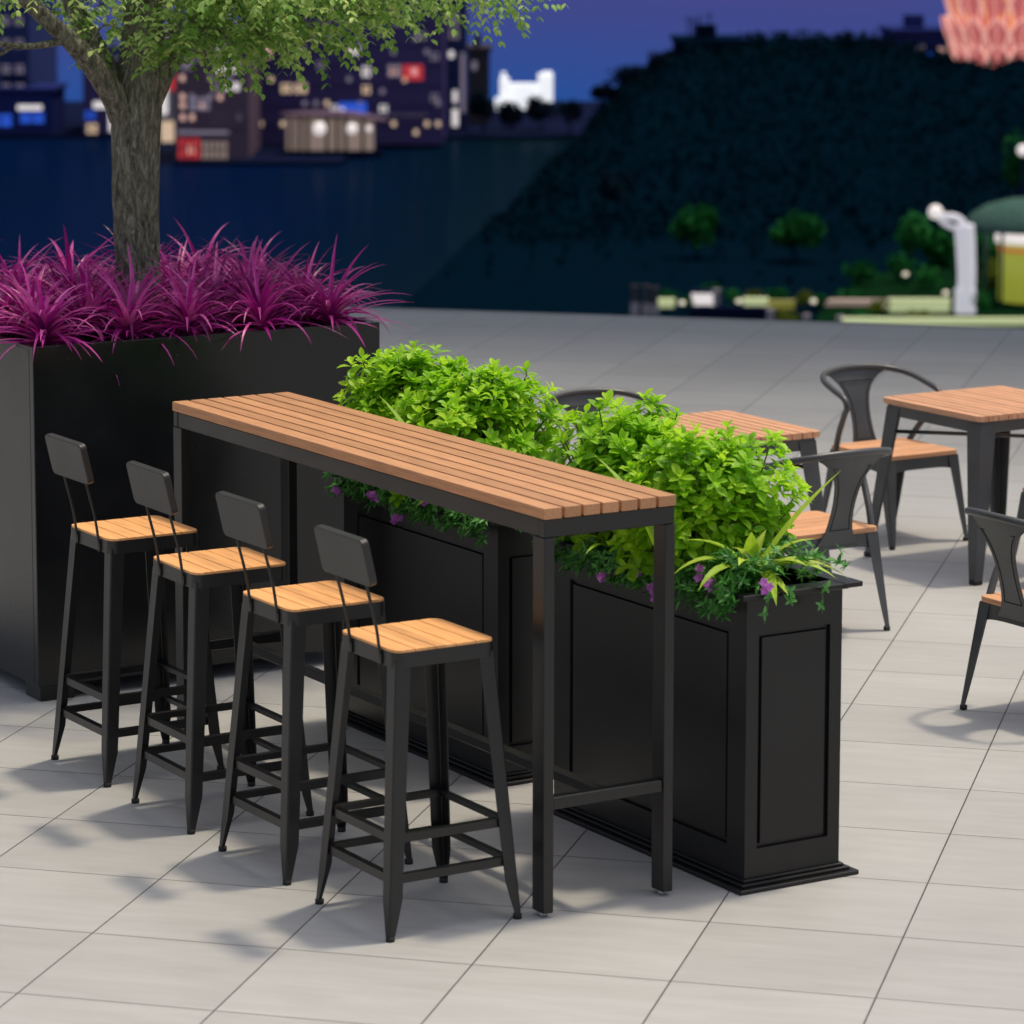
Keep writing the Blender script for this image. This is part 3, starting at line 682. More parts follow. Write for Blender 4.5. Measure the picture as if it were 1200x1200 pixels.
# ------------------------------------------------------------------ dining chairs and tables
def make_chair():
    t = thing('metal_armchair', '', 'chair')
    S = 0.185
    def rr(h, r_, n=4):
        pts = []
        for cx, cy, a0 in ((h-r_, h-r_, 0), (-h+r_, h-r_, 90), (-h+r_, -h+r_, 180), (h-r_, -h+r_, 270)):
            for k in range(n+1):
                a = R(a0+90*k/n); pts.append((cx+r_*math.cos(a), cy+r_*math.sin(a)))
        return pts
    m = MB(); ns = 6; p = 2*S/ns
    for i in range(ns):
        a = -S+i*p+(0.0016 if i else 0); b = -S+(i+1)*p-(0.0016 if i < ns-1 else 0)
        def half(y):
            d = abs(y)-(S-0.02); return S if d <= 0 else S-0.02+math.sqrt(max(0, 0.02**2-d*d))
        yl = [a+(b-a)*k/6 for k in range(7)]
        m.prism([(half(y), y) for y in yl]+[(-half(y), y) for y in yl[::-1]], 0.348, 0.365, 0.002)
    m.build('seat', M_seatwood, t)
    # pressed skirt under the seat, arched between the legs
    m = MB(); o = S-0.004; th = 0.003
    for k in range(4):
        rot = Matrix.Rotation(PI/2*k, 3, 'Z'); n = 12; vs = []; fs = []
        for i in range(n+1):
            x = -o+2*o*i/n; arch = 0.302-0.020*(abs(x)/o)**4
            for y, z in ((-o, 0.3475), (-o-0.004, arch), (-o+th-0.004, arch), (-o+th, 0.3475)): vs.append(rot @ Vector((x, y, z)))
        for i in range(n):
            a = 4*i; b = a+4
            for q in range(4): fs.append((a+q, a+(q+1) % 4, b+(q+1) % 4, b+q))
        m.add(vs, fs)
    m.build('seat_frame', M_chair, t)
    for sx in (-1, 1):
        for sy in (-1, 1):
            lg = L_leg(sx, sy, (sx*(S-0.001), sy*(S-0.001)), (sx*0.195, sy*0.245), 0.345, 0.010, 0.052, 0.030, 0.019, 0.10, 0.003).build('leg', M_chair, t)
            q = MB(); a, b = sx*0.1955, sx*0.177; c, d = sy*0.2455, sy*0.227
            q.box(min(a, b), max(a, b), min(c, d), max(c, d), 0, 0.016, 0.002); q.build('rubber_foot', M_rubber, lg)
    half = [(0.180, -0.150, 0.330), (0.188, -0.135, 0.365), (0.205, -0.095, 0.43), (0.228, -0.035, 0.503), (0.238, -0.004, 0.545), (0.239, -0.025, 0.578), (0.235, -0.10, 0.603), (0.218, -0.185, 0.628), (0.170, -0.245, 0.645), (0.09, -0.275, 0.655), (0, -0.285, 0.658)]
    path = half+[(-x, y, z) for x, y, z in half[::-1][1:]]
    m = MB(True); rail = catmull(path, 7); m.tube(rail, 0.0125, 12); m.build('arm_rail', M_chair, t)
    back = sorted([(p_.x, p_.y, p_.z) for p_ in rail if p_.z > 0.61 and p_.y < -0.15])
    def ry(x):
        for i in range(len(back)-1):
            if back[i][0] <= x <= back[i+1][0]:
                f = (x-back[i][0])/max(1e-9, back[i+1][0]-back[i][0])
                return back[i][1]+f*(back[i+1][1]-back[i][1]), back[i][2]+f*(back[i+1][2]-back[i][2])
        return back[0][1:] if x < 0 else back[-1][1:]
    prof = [(0.318, 0.088), (0.345, 0.066), (0.375, 0.054), (0.42, 0.047), (0.47, 0.0455), (0.52, 0.051), (0.56, 0.063), (0.59, 0.080), (0.615, 0.102), (0.635, 0.125), (0.652, 0.150)]
    def pt(x, z, k=0.0):
        s = (z-0.318)/(0.652-0.318)
        yb = -S-0.0005+(-0.285+S)*s**1.25
        yt, zt = ry(x); w = max(0, (s-0.45)/0.55)**1.6
        return Vector((x, yb+(yt+0.285)*w+k, z+(zt-0.658)*w))
    m = MB(True); nx = 12
    for k, flip in ((0.0025, 0), (-0.0025, 1)):
        vs = []; fs = []
        for z, w in prof:
            for i in range(nx+1): vs.append(pt(-w+2*w*i/nx, z, k))
        for a in range(len(prof)-1):
            for i in range(nx):
                q = (a*(nx+1)+i, a*(nx+1)+i+1, (a+1)*(nx+1)+i+1, (a+1)*(nx+1)+i)
                fs.append(q[::-1] if flip else q)
        m.add(vs, fs)
    for sg in (-1, 1):
        edge = [pt(sg*w, z) for z, w in prof]; m.tube(catmull(edge, 3), 0.0036, 6)
    m.build('back_splat', M_chair, t)
    def wi(z):
        for (z0, w0), (z1, w1) in zip(prof, prof[1:]):
            if z0 <= z <= z1: return w0+(w1-w0)*(z-z0)/(z1-z0)
    for k in (0.0032, -0.0032):
        zs = [0.372+(0.606-0.372)*i/16 for i in range(17)]
        lp = [pt(-(wi(z)-0.013), z, k) for z in zs]+[pt((wi(z)-0.013), z, k) for z in zs[::-1]]
        m = MB(); m.tube(lp, 0.0016, 5, True); m.build('groove_shade_line', M_groove, t)  # raised dark tube paints the shade of a pressed outline
    return t
ch = make_chair()
for i, (x, y, rz, lb) in enumerate((
        (2.645, 2.475, 0, 'metal armchair with its back to the camera, standing right behind the lime shrubs'),
        (3.955, 3.645, 180, 'metal armchair with its seat and curved back in full view, left of the square table'),
        (2.555, 1.000, -90, 'nearest metal armchair, cut off by the right edge, its back to the camera'),
        (2.625, 3.630, 180, 'metal armchair of which only the curved back rail shows above the shrubs'),
        (3.965, 2.470, 0, 'metal armchair at the right edge showing only a seat corner and one front leg'))):
    c = ch if i == 0 else copy_tree(ch)
    c.location = (x, y, 0); c.rotation_euler = (0, 0, R(rz)); c['label'] = lb; c['group'] = 'gunmetal armchairs around the dining tables'

def make_table():
    t = thing('dining_table', '', 'table'); hw = 0.302; n = 13; p = 2*hw/n
    m = MB(); rc = 0.03
    def half(x):
        d = abs(x)-(hw-rc); return hw if d <= 0 else hw-rc+math.sqrt(max(0, rc*rc-d*d))
    for i in range(n):
        a = -hw+i*p+(0.0036 if i else 0); b = -hw+(i+1)*p-(0.0036 if i < n-1 else 0); xs = [a+(b-a)*k/6 for k in range(7)]
        m.prism([(x, -half(x)) for x in xs]+[(x, half(x)) for x in xs[::-1]], 0.613, 0.635, 0.003)
    m.build('tabletop', M_tablewood, t)
    m = MB(); o = 0.282
    m.box(-o, o, -o, -o+0.02, 0.565, 0.6125, 0.003); m.box(-o, o, o-0.02, o, 0.565, 0.6125, 0.003)
    m.box(-o, -o+0.02, -o+0.0205, o-0.0205, 0.565, 0.6125, 0.003); m.box(o-0.02, o, -o+0.0205, o-0.0205, 0.565, 0.6125, 0.003)
    m.build('apron', M_chair, t)
    for sx in (-1, 1):
        for sy in (-1, 1):
            lg = L_leg(sx, sy, (sx*0.2845, sy*0.2845), (sx*0.340, sy*0.340), 0.6, 0.012, 0.078, 0.048, 0.036, 0.14, 0.004).build('leg', M_chair, t)
            q = MB(); a, b = sx*0.342, sx*0.303; c, d = sy*0.342, sy*0.303
            q.box(min(a, b), max(a, b), min(c, d), max(c, d), 0, 0.02, 0.003); q.build('rubber_foot', M_rubber, lg)
    for a in (1, -1):
        m = MB(True); m.tube([(-0.285, -0.285*a, 0.497-0.004*a), (0.285, 0.285*a, 0.497-0.004*a)], 0.0075, 8); m.build('brace', M_chair, t)
    return t
tb = make_table(); tb2 = copy_tree(tb)
tb.location = (3.935, 3.025, 0); tb['label'] = 'square slatted dining table at the right edge, all its near legs in view'
tb2.location = (2.625, 3.055, 0); tb2['label'] = 'square slatted dining table mostly hidden behind the lime shrubs'
for o in (tb, tb2): o['group'] = 'square dining tables'

# ------------------------------------------------------------------ the city beyond the terrace
# survey marks: bearings and drops below the eye in units of 1/3903 radian, distances in metres from the viewpoint
GZ = -20.0
def lat(b, d): return b/3903.0*d
def lev(drop, d): return CAMZ-d*drop/3903.0
def night(name, base, rough=0.8, spec=0.0, scale=0.25, var=0.35):  # darkness of night is put into these base colours
    m = coated(name, base, rough, var, 0.0, 1, spec)
    return m
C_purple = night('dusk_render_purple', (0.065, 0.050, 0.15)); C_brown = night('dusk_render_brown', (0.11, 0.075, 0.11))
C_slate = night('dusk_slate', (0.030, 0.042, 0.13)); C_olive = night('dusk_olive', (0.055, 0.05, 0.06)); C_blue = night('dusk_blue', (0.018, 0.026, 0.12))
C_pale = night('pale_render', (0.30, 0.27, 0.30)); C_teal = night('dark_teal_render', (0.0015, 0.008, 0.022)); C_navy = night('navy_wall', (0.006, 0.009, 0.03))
G_white = glow('window_white', (1.0, 0.92, 0.90), 0.62); G_warm = glow('window_warm', (1.0, 0.72, 0.48), 0.5); G_red = glow('sign_red', (0.75, 0.05, 0.06), 0.45)
G_blue = glow('sign_blue', (0.03, 0.13, 0.85), 0.5); G_pink = glow('lamp_pink', (1.0, 0.60, 0.50), 0.55); G_dim = glow('window_dim', (0.50, 0.42, 0.55), 0.22)
G_gate = glow('gate_flood_glow', (0.95, 0.97, 1.0), 0.75); G_amber = glow('amber_wall', (0.85, 0.62, 0.50), 0.16); G_yellow = glow('yellow_wall', (0.46, 0.50, 0.06), 0.42)  # gate and wall brightness under lights is put in as emission
G_cream = glow('cream_wall_glow', (0.72, 0.80, 0.42), 0.42); G_petal = glow('petal_pink', (0.80, 0.19, 0.19), 0.45); G_rib = glow('petal_rib', (1.0, 0.55, 0.45), 0.65); G_gold = glow('petal_gold', (1.0, 0.42, 0.06), 0.6)
def panel(t, name, mt, b0, b1, d0, d1, D, D0, zb, bc, dep=0.12):
    """a rectangle on the front of a building: bearings b0..b1, drops d0(top)..d1(bottom)"""
    m = MB(); m.box(lat(b0-bc, D), lat(b1-bc, D), -dep-0.002, 0.05, lev(d1, D)-zb, lev(d0, D)-zb); return m.build(name, mt, t)
def block(name, label, cat, b0, b1, drop, D, depth, mt, wins, group=None, roof=0.0, zb=GZ):
    bc = (b0+b1)/2; x, y = out(lat(bc, D), D)
    t = thing(name, label, cat, (x, y, zb), VIEW_RZ, group)
    h = lev(drop, D)-zb; hw = lat(b1-bc, D)
    m = MB(); m.box(-hw, hw, 0, depth, 0, h); m.build('wall', mt, t)
    m = MB(); m.box(-hw-0.25, hw+0.25, -0.25, depth+0.25, h+0.002, h+0.4); m.box(-hw*0.4, hw*0.2, depth*0.3, depth*0.6, h+0.401, h+1.6); m.build('roof', mt, t)
    for q in wins:
        nm, wm, a, b, c, d = q[:6]; wo = panel(t, nm, wm, a, b, c, d, D, D, zb, bc)
        if nm in ('window', 'shop_front') and b-a >= 8:
            m = MB(); k = 4 if nm == 'shop_front' else 1
            for i in range(1, k+1):
                c0 = a+(b-a)*i/(k+1); m.box(lat(c0-0.7-bc, D), lat(c0+0.7-bc, D), -0.22, -0.124, lev(d, D)-zb, lev(c, D)-zb)
            zc = lev(c+(d-c)*0.4, D)-zb; m.box(lat(a-bc, D), lat(b-bc, D), -0.21, -0.1245, zc-0.05, zc+0.05)
            m.build('frame', C_navy, wo)
    if h > 12:
        for i in range(1, int(h/1.9)):
            m = MB(); m.box(-hw-0.06, hw+0.06, -0.10, -0.002, i*1.9-0.06, i*1.9+0.06); m.build('ledge', mt, t)
    return t, bc
def bx(px): return px-570
def dy(py): return py+109

# lower ground: water, far shore, lawn, hill
def sheet(name, pts, z, mt, kind='structure', th=0.0):
    m = MB(); vs = [(*out(a, d), z) for a, d in pts]; m.add(vs, [tuple(range(len(vs)))]); o = m.build(name, mt); o['kind'] = kind; return o
wm_, n_, l_, b_ = mat('dark_water', (0.0004, 0.0055, 0.024), 0.6, 0.0)  # near-black base stands in for night under the sun lamp
nz_ = N(n_, 'ShaderNodeTexNoise'); nz_.inputs['Scale'].default_value = 0.02; nz_.inputs['Detail'].default_value = 3
tc_ = N(n_, 'ShaderNodeTexCoord'); l_.new(tc_.outputs['Object'], nz_.inputs['Vector'])
rp_ = ramp(n_, [(0.25, (0.0008, 0.0066, 0.0130)), (0.65, (0.0006, 0.0055, 0.028))]); dt_ = N(n_, 'ShaderNodeVectorMath', operation='DOT_PRODUCT'); dt_.inputs[1].default_value = (SIDE.x, SIDE.y, 0); l_.new(tc_.outputs['Object'], dt_.inputs[0])
mr_ = N(n_, 'ShaderNodeMapRange'); mr_.inputs['From Min'].default_value = 6; mr_.inputs['From Max'].default_value = -22; l_.new(dt_.outputs['Value'], mr_.inputs['Value'])   # bluer water out to the left
mu_ = N(n_, 'ShaderNodeMath', operation='MULTIPLY'); l_.new(mr_.outputs[0], mu_.inputs[0]); l_.new(nz_.outputs['Fac'], mu_.inputs[1])
ad_ = N(n_, 'ShaderNodeMath', operation='MULTIPLY_ADD'); ad_.inputs[1].default_value = 1.1; ad_.inputs[2].default_value = 0.12; l_.new(mu_.outputs[0], ad_.inputs[0])
l_.new(ad_.outputs[0], rp_.inputs['Fac']); l_.new(rp_.outputs['Color'], b_.inputs['Base Color'])
gl_ = N(n_, 'ShaderNodeBsdfGlossy'); gl_.inputs['Roughness'].default_value = 0.16; gl_.inputs['Color'].default_value = (0.9, 0.95, 1, 1)
mp_ = N(n_, 'ShaderNodeMapping'); mp_.inputs['Rotation'].default_value = (0, 0, -VIEW_RZ); l_.new(tc_.outputs['Object'], mp_.inputs['Vector'])
wv_ = N(n_, 'ShaderNodeTexNoise'); wv_.inputs['Scale'].default_value = 0.5; wv_.inputs['Detail'].default_value = 5; l_.new(mp_.outputs['Vector'], wv_.inputs['Vector'])
bp_ = N(n_, 'ShaderNodeBump'); bp_.inputs['Strength'].default_value = 0.06; bp_.inputs['Distance'].default_value = 0.1; l_.new(wv_.outputs['Fac'], bp_.inputs['Height']); l_.new(bp_.outputs['Normal'], gl_.inputs['Normal'])
mx_ = N(n_, 'ShaderNodeMixShader'); mx_.inputs['Fac'].default_value = 0.016; l_.new(b_.outputs[0], mx_.inputs[1]); l_.new(gl_.outputs[0], mx_.inputs[2]); l_.new(mx_.outputs[0], n_['Material Output'].inputs['Surface'])
sheet('water', [(-220, 10), (220, 10), (220, 345), (-220, 345)], GZ-0.3, wm_)
sheet('shore', [(-120, 331), (-28.8, 331), (-28.0, 296), (-13, 296), (-11, 330), (14, 330), (14, 390), (-120, 390)], GZ, C_navy)
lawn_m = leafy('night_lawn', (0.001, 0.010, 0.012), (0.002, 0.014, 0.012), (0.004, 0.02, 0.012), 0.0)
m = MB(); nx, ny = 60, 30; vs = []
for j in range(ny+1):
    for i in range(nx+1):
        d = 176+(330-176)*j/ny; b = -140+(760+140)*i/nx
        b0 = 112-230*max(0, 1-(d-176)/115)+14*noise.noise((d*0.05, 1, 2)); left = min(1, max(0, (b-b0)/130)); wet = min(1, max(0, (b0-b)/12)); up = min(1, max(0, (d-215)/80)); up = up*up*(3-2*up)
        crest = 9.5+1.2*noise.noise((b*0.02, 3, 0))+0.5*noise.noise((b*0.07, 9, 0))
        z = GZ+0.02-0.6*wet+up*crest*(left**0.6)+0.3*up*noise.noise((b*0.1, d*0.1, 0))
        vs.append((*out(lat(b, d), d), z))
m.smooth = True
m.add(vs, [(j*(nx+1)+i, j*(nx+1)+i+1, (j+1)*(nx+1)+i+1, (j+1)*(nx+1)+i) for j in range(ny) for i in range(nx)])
hl = m.build('hill', coated('dark_hillside', (0.0006, 0.0056, 0.0120), 0.95, 0.25, 0.0, 1, 0.0)); hl['kind'] = 'structure'  # hillside's night darkness is put into the base colour
sheet('lawn', [(lat(385, 177), 177), (lat(800, 177), 177), (lat(800, 214), 214), (lat(620, 213), 213), (lat(520, 209), 209), (lat(470, 205), 205), (lat(430, 198), 198), (lat(415, 190), 190), (lat(392, 184), 184)], GZ+0.12, coated('floodlit_lawn', (0.003, 0.017, 0.006), 0.9, 0.5, 0, 1, 0))  # lawn's floodlight is put into its green base colour

# the slope is covered by one dark mass of trees and scrub
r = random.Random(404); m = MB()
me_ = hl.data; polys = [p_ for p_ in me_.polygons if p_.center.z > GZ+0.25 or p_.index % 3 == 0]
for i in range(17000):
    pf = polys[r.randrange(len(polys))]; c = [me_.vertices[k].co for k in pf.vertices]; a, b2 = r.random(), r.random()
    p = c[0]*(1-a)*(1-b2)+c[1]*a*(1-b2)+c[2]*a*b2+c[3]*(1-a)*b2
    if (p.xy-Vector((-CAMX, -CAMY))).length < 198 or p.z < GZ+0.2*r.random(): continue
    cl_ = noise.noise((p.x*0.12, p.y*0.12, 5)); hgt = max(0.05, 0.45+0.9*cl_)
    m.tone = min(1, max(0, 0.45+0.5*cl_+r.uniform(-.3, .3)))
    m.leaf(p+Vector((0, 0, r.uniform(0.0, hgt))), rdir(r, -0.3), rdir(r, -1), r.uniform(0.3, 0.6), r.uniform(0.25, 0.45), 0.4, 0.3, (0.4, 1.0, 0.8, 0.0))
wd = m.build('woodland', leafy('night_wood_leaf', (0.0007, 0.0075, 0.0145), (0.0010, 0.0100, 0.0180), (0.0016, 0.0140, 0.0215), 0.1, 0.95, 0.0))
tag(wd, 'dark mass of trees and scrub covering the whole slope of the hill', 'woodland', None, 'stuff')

# sky: a far curved wall of dusk light behind everything
sm = bpy.data.materials.new('dusk_sky'); sm.use_nodes = True; n_ = sm.node_tree.nodes; l_ = sm.node_tree.links; n_.remove(n_['Principled BSDF'])
em = N(n_, 'ShaderNodeEmission'); tc_ = N(n_, 'ShaderNodeTexCoord'); sx_ = N(n_, 'ShaderNodeSeparateXYZ'); l_.new(tc_.outputs['Object'], sx_.inputs[0])
mr_ = N(n_, 'ShaderNodeMapRange'); mr_.inputs['From Min'].default_value = -60; mr_.inputs['From Max'].default_value = 0; l_.new(sx_.outputs['Z'], mr_.inputs['Value'])
cn_ = N(n_, 'ShaderNodeTexNoise'); cn_.inputs['Scale'].default_value = 0.012; cn_.inputs['Detail'].default_value = 4; l_.new(tc_.outputs['Object'], cn_.inputs['Vector'])
ad_ = N(n_, 'ShaderNodeMath', operation='MULTIPLY_ADD'); ad_.inputs[1].default_value = 0.35; l_.new(cn_.outputs['Fac'], ad_.inputs[0]); l_.new(mr_.outputs[0], ad_.inputs[2])
rp_ = ramp(n_, [(0.35, (0.016, 0.062, 0.25)), (0.75, (0.040, 0.052, 0.20)), (1.0, (0.062, 0.050, 0.20))]); l_.new(ad_.outputs[0], rp_.inputs['Fac']); l_.new(rp_.outputs['Color'], em.inputs['Color'])
em.inputs['Strength'].default_value = 1.15; l_.new(em.outputs[0], n_['Material Output'].inputs['Surface'])
m = MB(True); n = 48; vs = []
for i in range(n+1):
    a = R(-42+84*i/n)
    for z in (-150, -75, 0, 75): vs.append((*out(900*math.sin(a), 900*math.cos(a)), z))
m.add(vs, [(4*i+k, 4*(i+1)+k, 4*(i+1)+k+1, 4*i+k+1) for i in range(n) for k in range(3)])
sky = m.build('sky', sm); sky['kind'] = 'structure'

GR = 'city buildings across the water'
def W(n, m_, x0, x1, y0, y1): return (n, m_, bx(x0), bx(x1), dy(y0), dy(y1))
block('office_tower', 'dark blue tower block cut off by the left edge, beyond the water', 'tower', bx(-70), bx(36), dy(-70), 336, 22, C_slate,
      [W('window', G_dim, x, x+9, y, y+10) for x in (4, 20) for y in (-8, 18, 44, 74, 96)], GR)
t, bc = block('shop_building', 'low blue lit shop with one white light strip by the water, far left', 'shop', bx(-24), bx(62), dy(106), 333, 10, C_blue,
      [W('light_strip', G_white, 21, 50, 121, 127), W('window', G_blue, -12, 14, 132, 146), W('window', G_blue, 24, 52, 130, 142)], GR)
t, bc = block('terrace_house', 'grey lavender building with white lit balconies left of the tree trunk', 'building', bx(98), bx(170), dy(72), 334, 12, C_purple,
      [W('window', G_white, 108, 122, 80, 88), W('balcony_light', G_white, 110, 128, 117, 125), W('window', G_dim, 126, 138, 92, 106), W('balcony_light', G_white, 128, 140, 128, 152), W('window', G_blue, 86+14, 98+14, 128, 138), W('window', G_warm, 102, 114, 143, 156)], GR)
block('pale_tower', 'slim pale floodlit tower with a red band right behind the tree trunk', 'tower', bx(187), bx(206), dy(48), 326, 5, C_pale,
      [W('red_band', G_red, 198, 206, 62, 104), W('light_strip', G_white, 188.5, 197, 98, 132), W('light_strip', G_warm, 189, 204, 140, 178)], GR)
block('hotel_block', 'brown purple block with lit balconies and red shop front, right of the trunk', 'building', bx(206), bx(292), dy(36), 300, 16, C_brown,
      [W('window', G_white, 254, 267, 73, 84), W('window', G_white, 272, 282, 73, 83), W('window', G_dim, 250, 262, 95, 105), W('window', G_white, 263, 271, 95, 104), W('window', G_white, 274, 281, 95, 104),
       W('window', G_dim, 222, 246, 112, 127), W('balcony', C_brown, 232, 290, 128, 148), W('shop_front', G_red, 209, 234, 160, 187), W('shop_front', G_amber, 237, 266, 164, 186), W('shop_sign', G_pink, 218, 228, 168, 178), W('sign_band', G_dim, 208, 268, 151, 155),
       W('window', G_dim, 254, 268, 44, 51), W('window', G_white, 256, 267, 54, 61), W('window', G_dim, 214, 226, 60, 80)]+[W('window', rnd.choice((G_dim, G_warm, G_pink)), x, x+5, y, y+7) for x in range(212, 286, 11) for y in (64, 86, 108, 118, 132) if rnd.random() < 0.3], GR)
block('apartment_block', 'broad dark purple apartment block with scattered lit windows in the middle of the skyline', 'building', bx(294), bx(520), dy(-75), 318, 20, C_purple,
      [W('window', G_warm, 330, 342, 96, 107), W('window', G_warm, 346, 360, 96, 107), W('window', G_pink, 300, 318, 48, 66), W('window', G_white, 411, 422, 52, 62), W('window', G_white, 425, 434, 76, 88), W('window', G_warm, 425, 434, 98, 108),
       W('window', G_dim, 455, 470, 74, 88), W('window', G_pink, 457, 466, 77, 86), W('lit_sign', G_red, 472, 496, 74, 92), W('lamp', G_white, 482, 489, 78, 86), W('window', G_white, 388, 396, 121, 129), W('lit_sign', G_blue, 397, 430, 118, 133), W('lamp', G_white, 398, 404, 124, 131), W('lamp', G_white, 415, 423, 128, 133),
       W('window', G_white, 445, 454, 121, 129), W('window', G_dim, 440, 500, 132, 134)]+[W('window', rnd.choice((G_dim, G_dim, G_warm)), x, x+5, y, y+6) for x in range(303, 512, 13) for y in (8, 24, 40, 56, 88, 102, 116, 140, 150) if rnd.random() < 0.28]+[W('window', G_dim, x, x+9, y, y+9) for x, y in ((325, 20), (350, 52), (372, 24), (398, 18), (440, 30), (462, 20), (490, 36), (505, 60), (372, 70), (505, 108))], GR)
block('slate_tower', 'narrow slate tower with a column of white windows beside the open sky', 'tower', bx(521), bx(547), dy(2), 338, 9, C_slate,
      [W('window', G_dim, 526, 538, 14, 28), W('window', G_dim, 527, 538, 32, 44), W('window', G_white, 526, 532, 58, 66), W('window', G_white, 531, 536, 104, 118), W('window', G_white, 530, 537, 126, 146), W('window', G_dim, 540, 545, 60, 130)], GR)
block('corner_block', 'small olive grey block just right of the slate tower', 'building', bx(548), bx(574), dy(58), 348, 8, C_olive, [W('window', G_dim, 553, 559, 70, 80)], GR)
# boat shaped lit pavilion in front of the apartment block
D = 305; bc = bx(391); x, y = out(lat(bc, D), D)
t = thing('waterside_pavilion', 'low amber lit pavilion with a boat shaped roof at the water edge', 'pavilion', (x, y, GZ), VIEW_RZ, None)
m = MB(True); loops = []
for i in range(25):
    q = -1+2*i/24; k = math.sqrt(max(0.02, 1-abs(q)**2.6)); zt = lev(dy(132-3*(1-q*q)+8*max(0, q)**2), D)-GZ
    loops.append([(lat(64, D)*q, 2+2.6*k*math.cos(a), zt-0.35*k+0.36*k*math.sin(a)) for a in [2*PI*v_/14 for v_ in range(14)]])
m.loft(loops); m.build('roof', C_brown, t)
m = MB(); m.box(-lat(56, D), lat(46, D), 0.6, 3.2, 0, lev(dy(138), D)-GZ); m.build('lit_wall', G_amber, t)
m = MB(); m.box(-lat(60, D), lat(56, D), 0.2, 3.4, -0.5, 0.35); m.build('deck', C_navy, t)
for a in (-50, -40, -31, -8, 4, 14, 34):
    m = MB(True); m.cyl(lat(a, D), 0.2, 0, lev(dy(136), D)-GZ, 0.13, 8); m.build('post', C_navy, t)
for a, r_ in ((-16, 0.62), (22, 0.5), (42, 0.28)):
    bm = bmesh.new(); bmesh.ops.create_uvsphere(bm, u_segments=14, v_segments=8, radius=r_); bmesh.ops.translate(bm, vec=(lat(a, D), -0.9, lev(dy(148), D)-GZ), verts=bm.verts)
    m = MB(True); m.bm(bm); m.build('lamp', G_white, t)
# floodlit white gate
D = 362; bc = bx(617); x, y = out(lat(bc, D), D); zb = lev(dy(128), D)
t = thing('floodlit_gate', 'bright white floodlit gate building glowing under the open sky', 'gate', (x, y, zb), VIEW_RZ)
u_ = lambda p: lat(bx(p)-bc, D); zz = lambda q: lev(dy(q), D)-zb
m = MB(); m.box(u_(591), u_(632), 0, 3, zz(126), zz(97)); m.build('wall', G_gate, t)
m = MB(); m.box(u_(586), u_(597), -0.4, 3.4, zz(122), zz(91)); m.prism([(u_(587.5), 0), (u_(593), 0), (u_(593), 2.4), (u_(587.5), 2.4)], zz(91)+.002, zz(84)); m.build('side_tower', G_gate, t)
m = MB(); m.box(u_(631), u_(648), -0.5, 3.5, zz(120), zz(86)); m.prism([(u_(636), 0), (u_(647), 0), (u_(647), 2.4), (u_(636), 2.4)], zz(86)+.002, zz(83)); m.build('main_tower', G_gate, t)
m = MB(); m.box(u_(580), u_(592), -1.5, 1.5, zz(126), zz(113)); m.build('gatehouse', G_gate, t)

# trees and shrubs of the far park
def far_tree(name, label, cat, px, py_top, py_base, D, wpx, mt, seed, group, trunk=True, n=420):
    r = random.Random(seed); b = bx(px); zb = lev(dy(py_base), D); x, y = out(lat(b, D), D); h = lev(dy(py_top), D)-zb; rw = lat(wpx/2, D)
    t = thing(name, label, cat, (x, y, zb), 0, group)
    m = MB(True); hh = h*(0.35 if trunk else 0.12)
    m.tube([(0, 0, -0.3), (0.02*h, 0, hh*0.6), (0, 0.02*h, hh*1.3), (0.03*h, 0, h*0.75)], [h*0.035, h*0.028, h*0.02, h*0.006], 7); m.build('trunk', C_navy, t)
    m = MB(); lumps = [Vector((r.uniform(-.5, .5)*rw, r.uniform(-.5, .5)*rw, hh+(h-hh)*r.uniform(.3, .72))) for _ in range(9)]
    for i in range(n):
        c = r.choice(lumps); d = rdir(r, -1); k = r.uniform(0.3, 1)**0.5
        p = c+Vector((d.x*rw*0.55, d.y*rw*0.55, d.z*(h-hh)*0.30))*k
        if p.z < 0.05*h: p.z = 0.05*h
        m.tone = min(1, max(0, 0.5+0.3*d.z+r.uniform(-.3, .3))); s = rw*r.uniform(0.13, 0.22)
        m.leaf(p, rdir(r, -1), rdir(r, -1), s*1.5, s*1.2, 0.3, 0.2, (0.4, 1.0, 0.8, 0.0))
    m.build('crown', mt, t); return t
L_dark = leafy('night_tree_leaf', (0.0006, 0.004, 0.010), (0.001, 0.008, 0.018), (0.002, 0.013, 0.026), 0.1, 0.9, 0.05)
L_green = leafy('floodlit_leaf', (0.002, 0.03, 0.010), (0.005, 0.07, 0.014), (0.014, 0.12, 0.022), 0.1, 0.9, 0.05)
L_lime = leafy('bright_floodlit_leaf', (0.006, 0.06, 0.012), (0.012, 0.12, 0.022), (0.035, 0.2, 0.05), 0.1, 0.9, 0.05)  # floodlight on green and lime foliage is put into the leaf colours
for k, (px, y0, y1, D, wp, lb) in enumerate(((566, 100, 158, 335, 34, 'dark round tree below the olive grey block at the far shore'), (600, 113, 160, 340, 36, 'dark tree standing in front of the white floodlit gate'), (634, 110, 158, 338, 44, 'widest dark tree under the right tower of the white gate'), (668, 112, 160, 332, 30, 'dark tree right of the white gate, where the hill begins'))):
    far_tree('far_tree', lb, 'tree', px, y0, y1, D, wp, L_dark, 200+k, 'dark trees on the far shore')
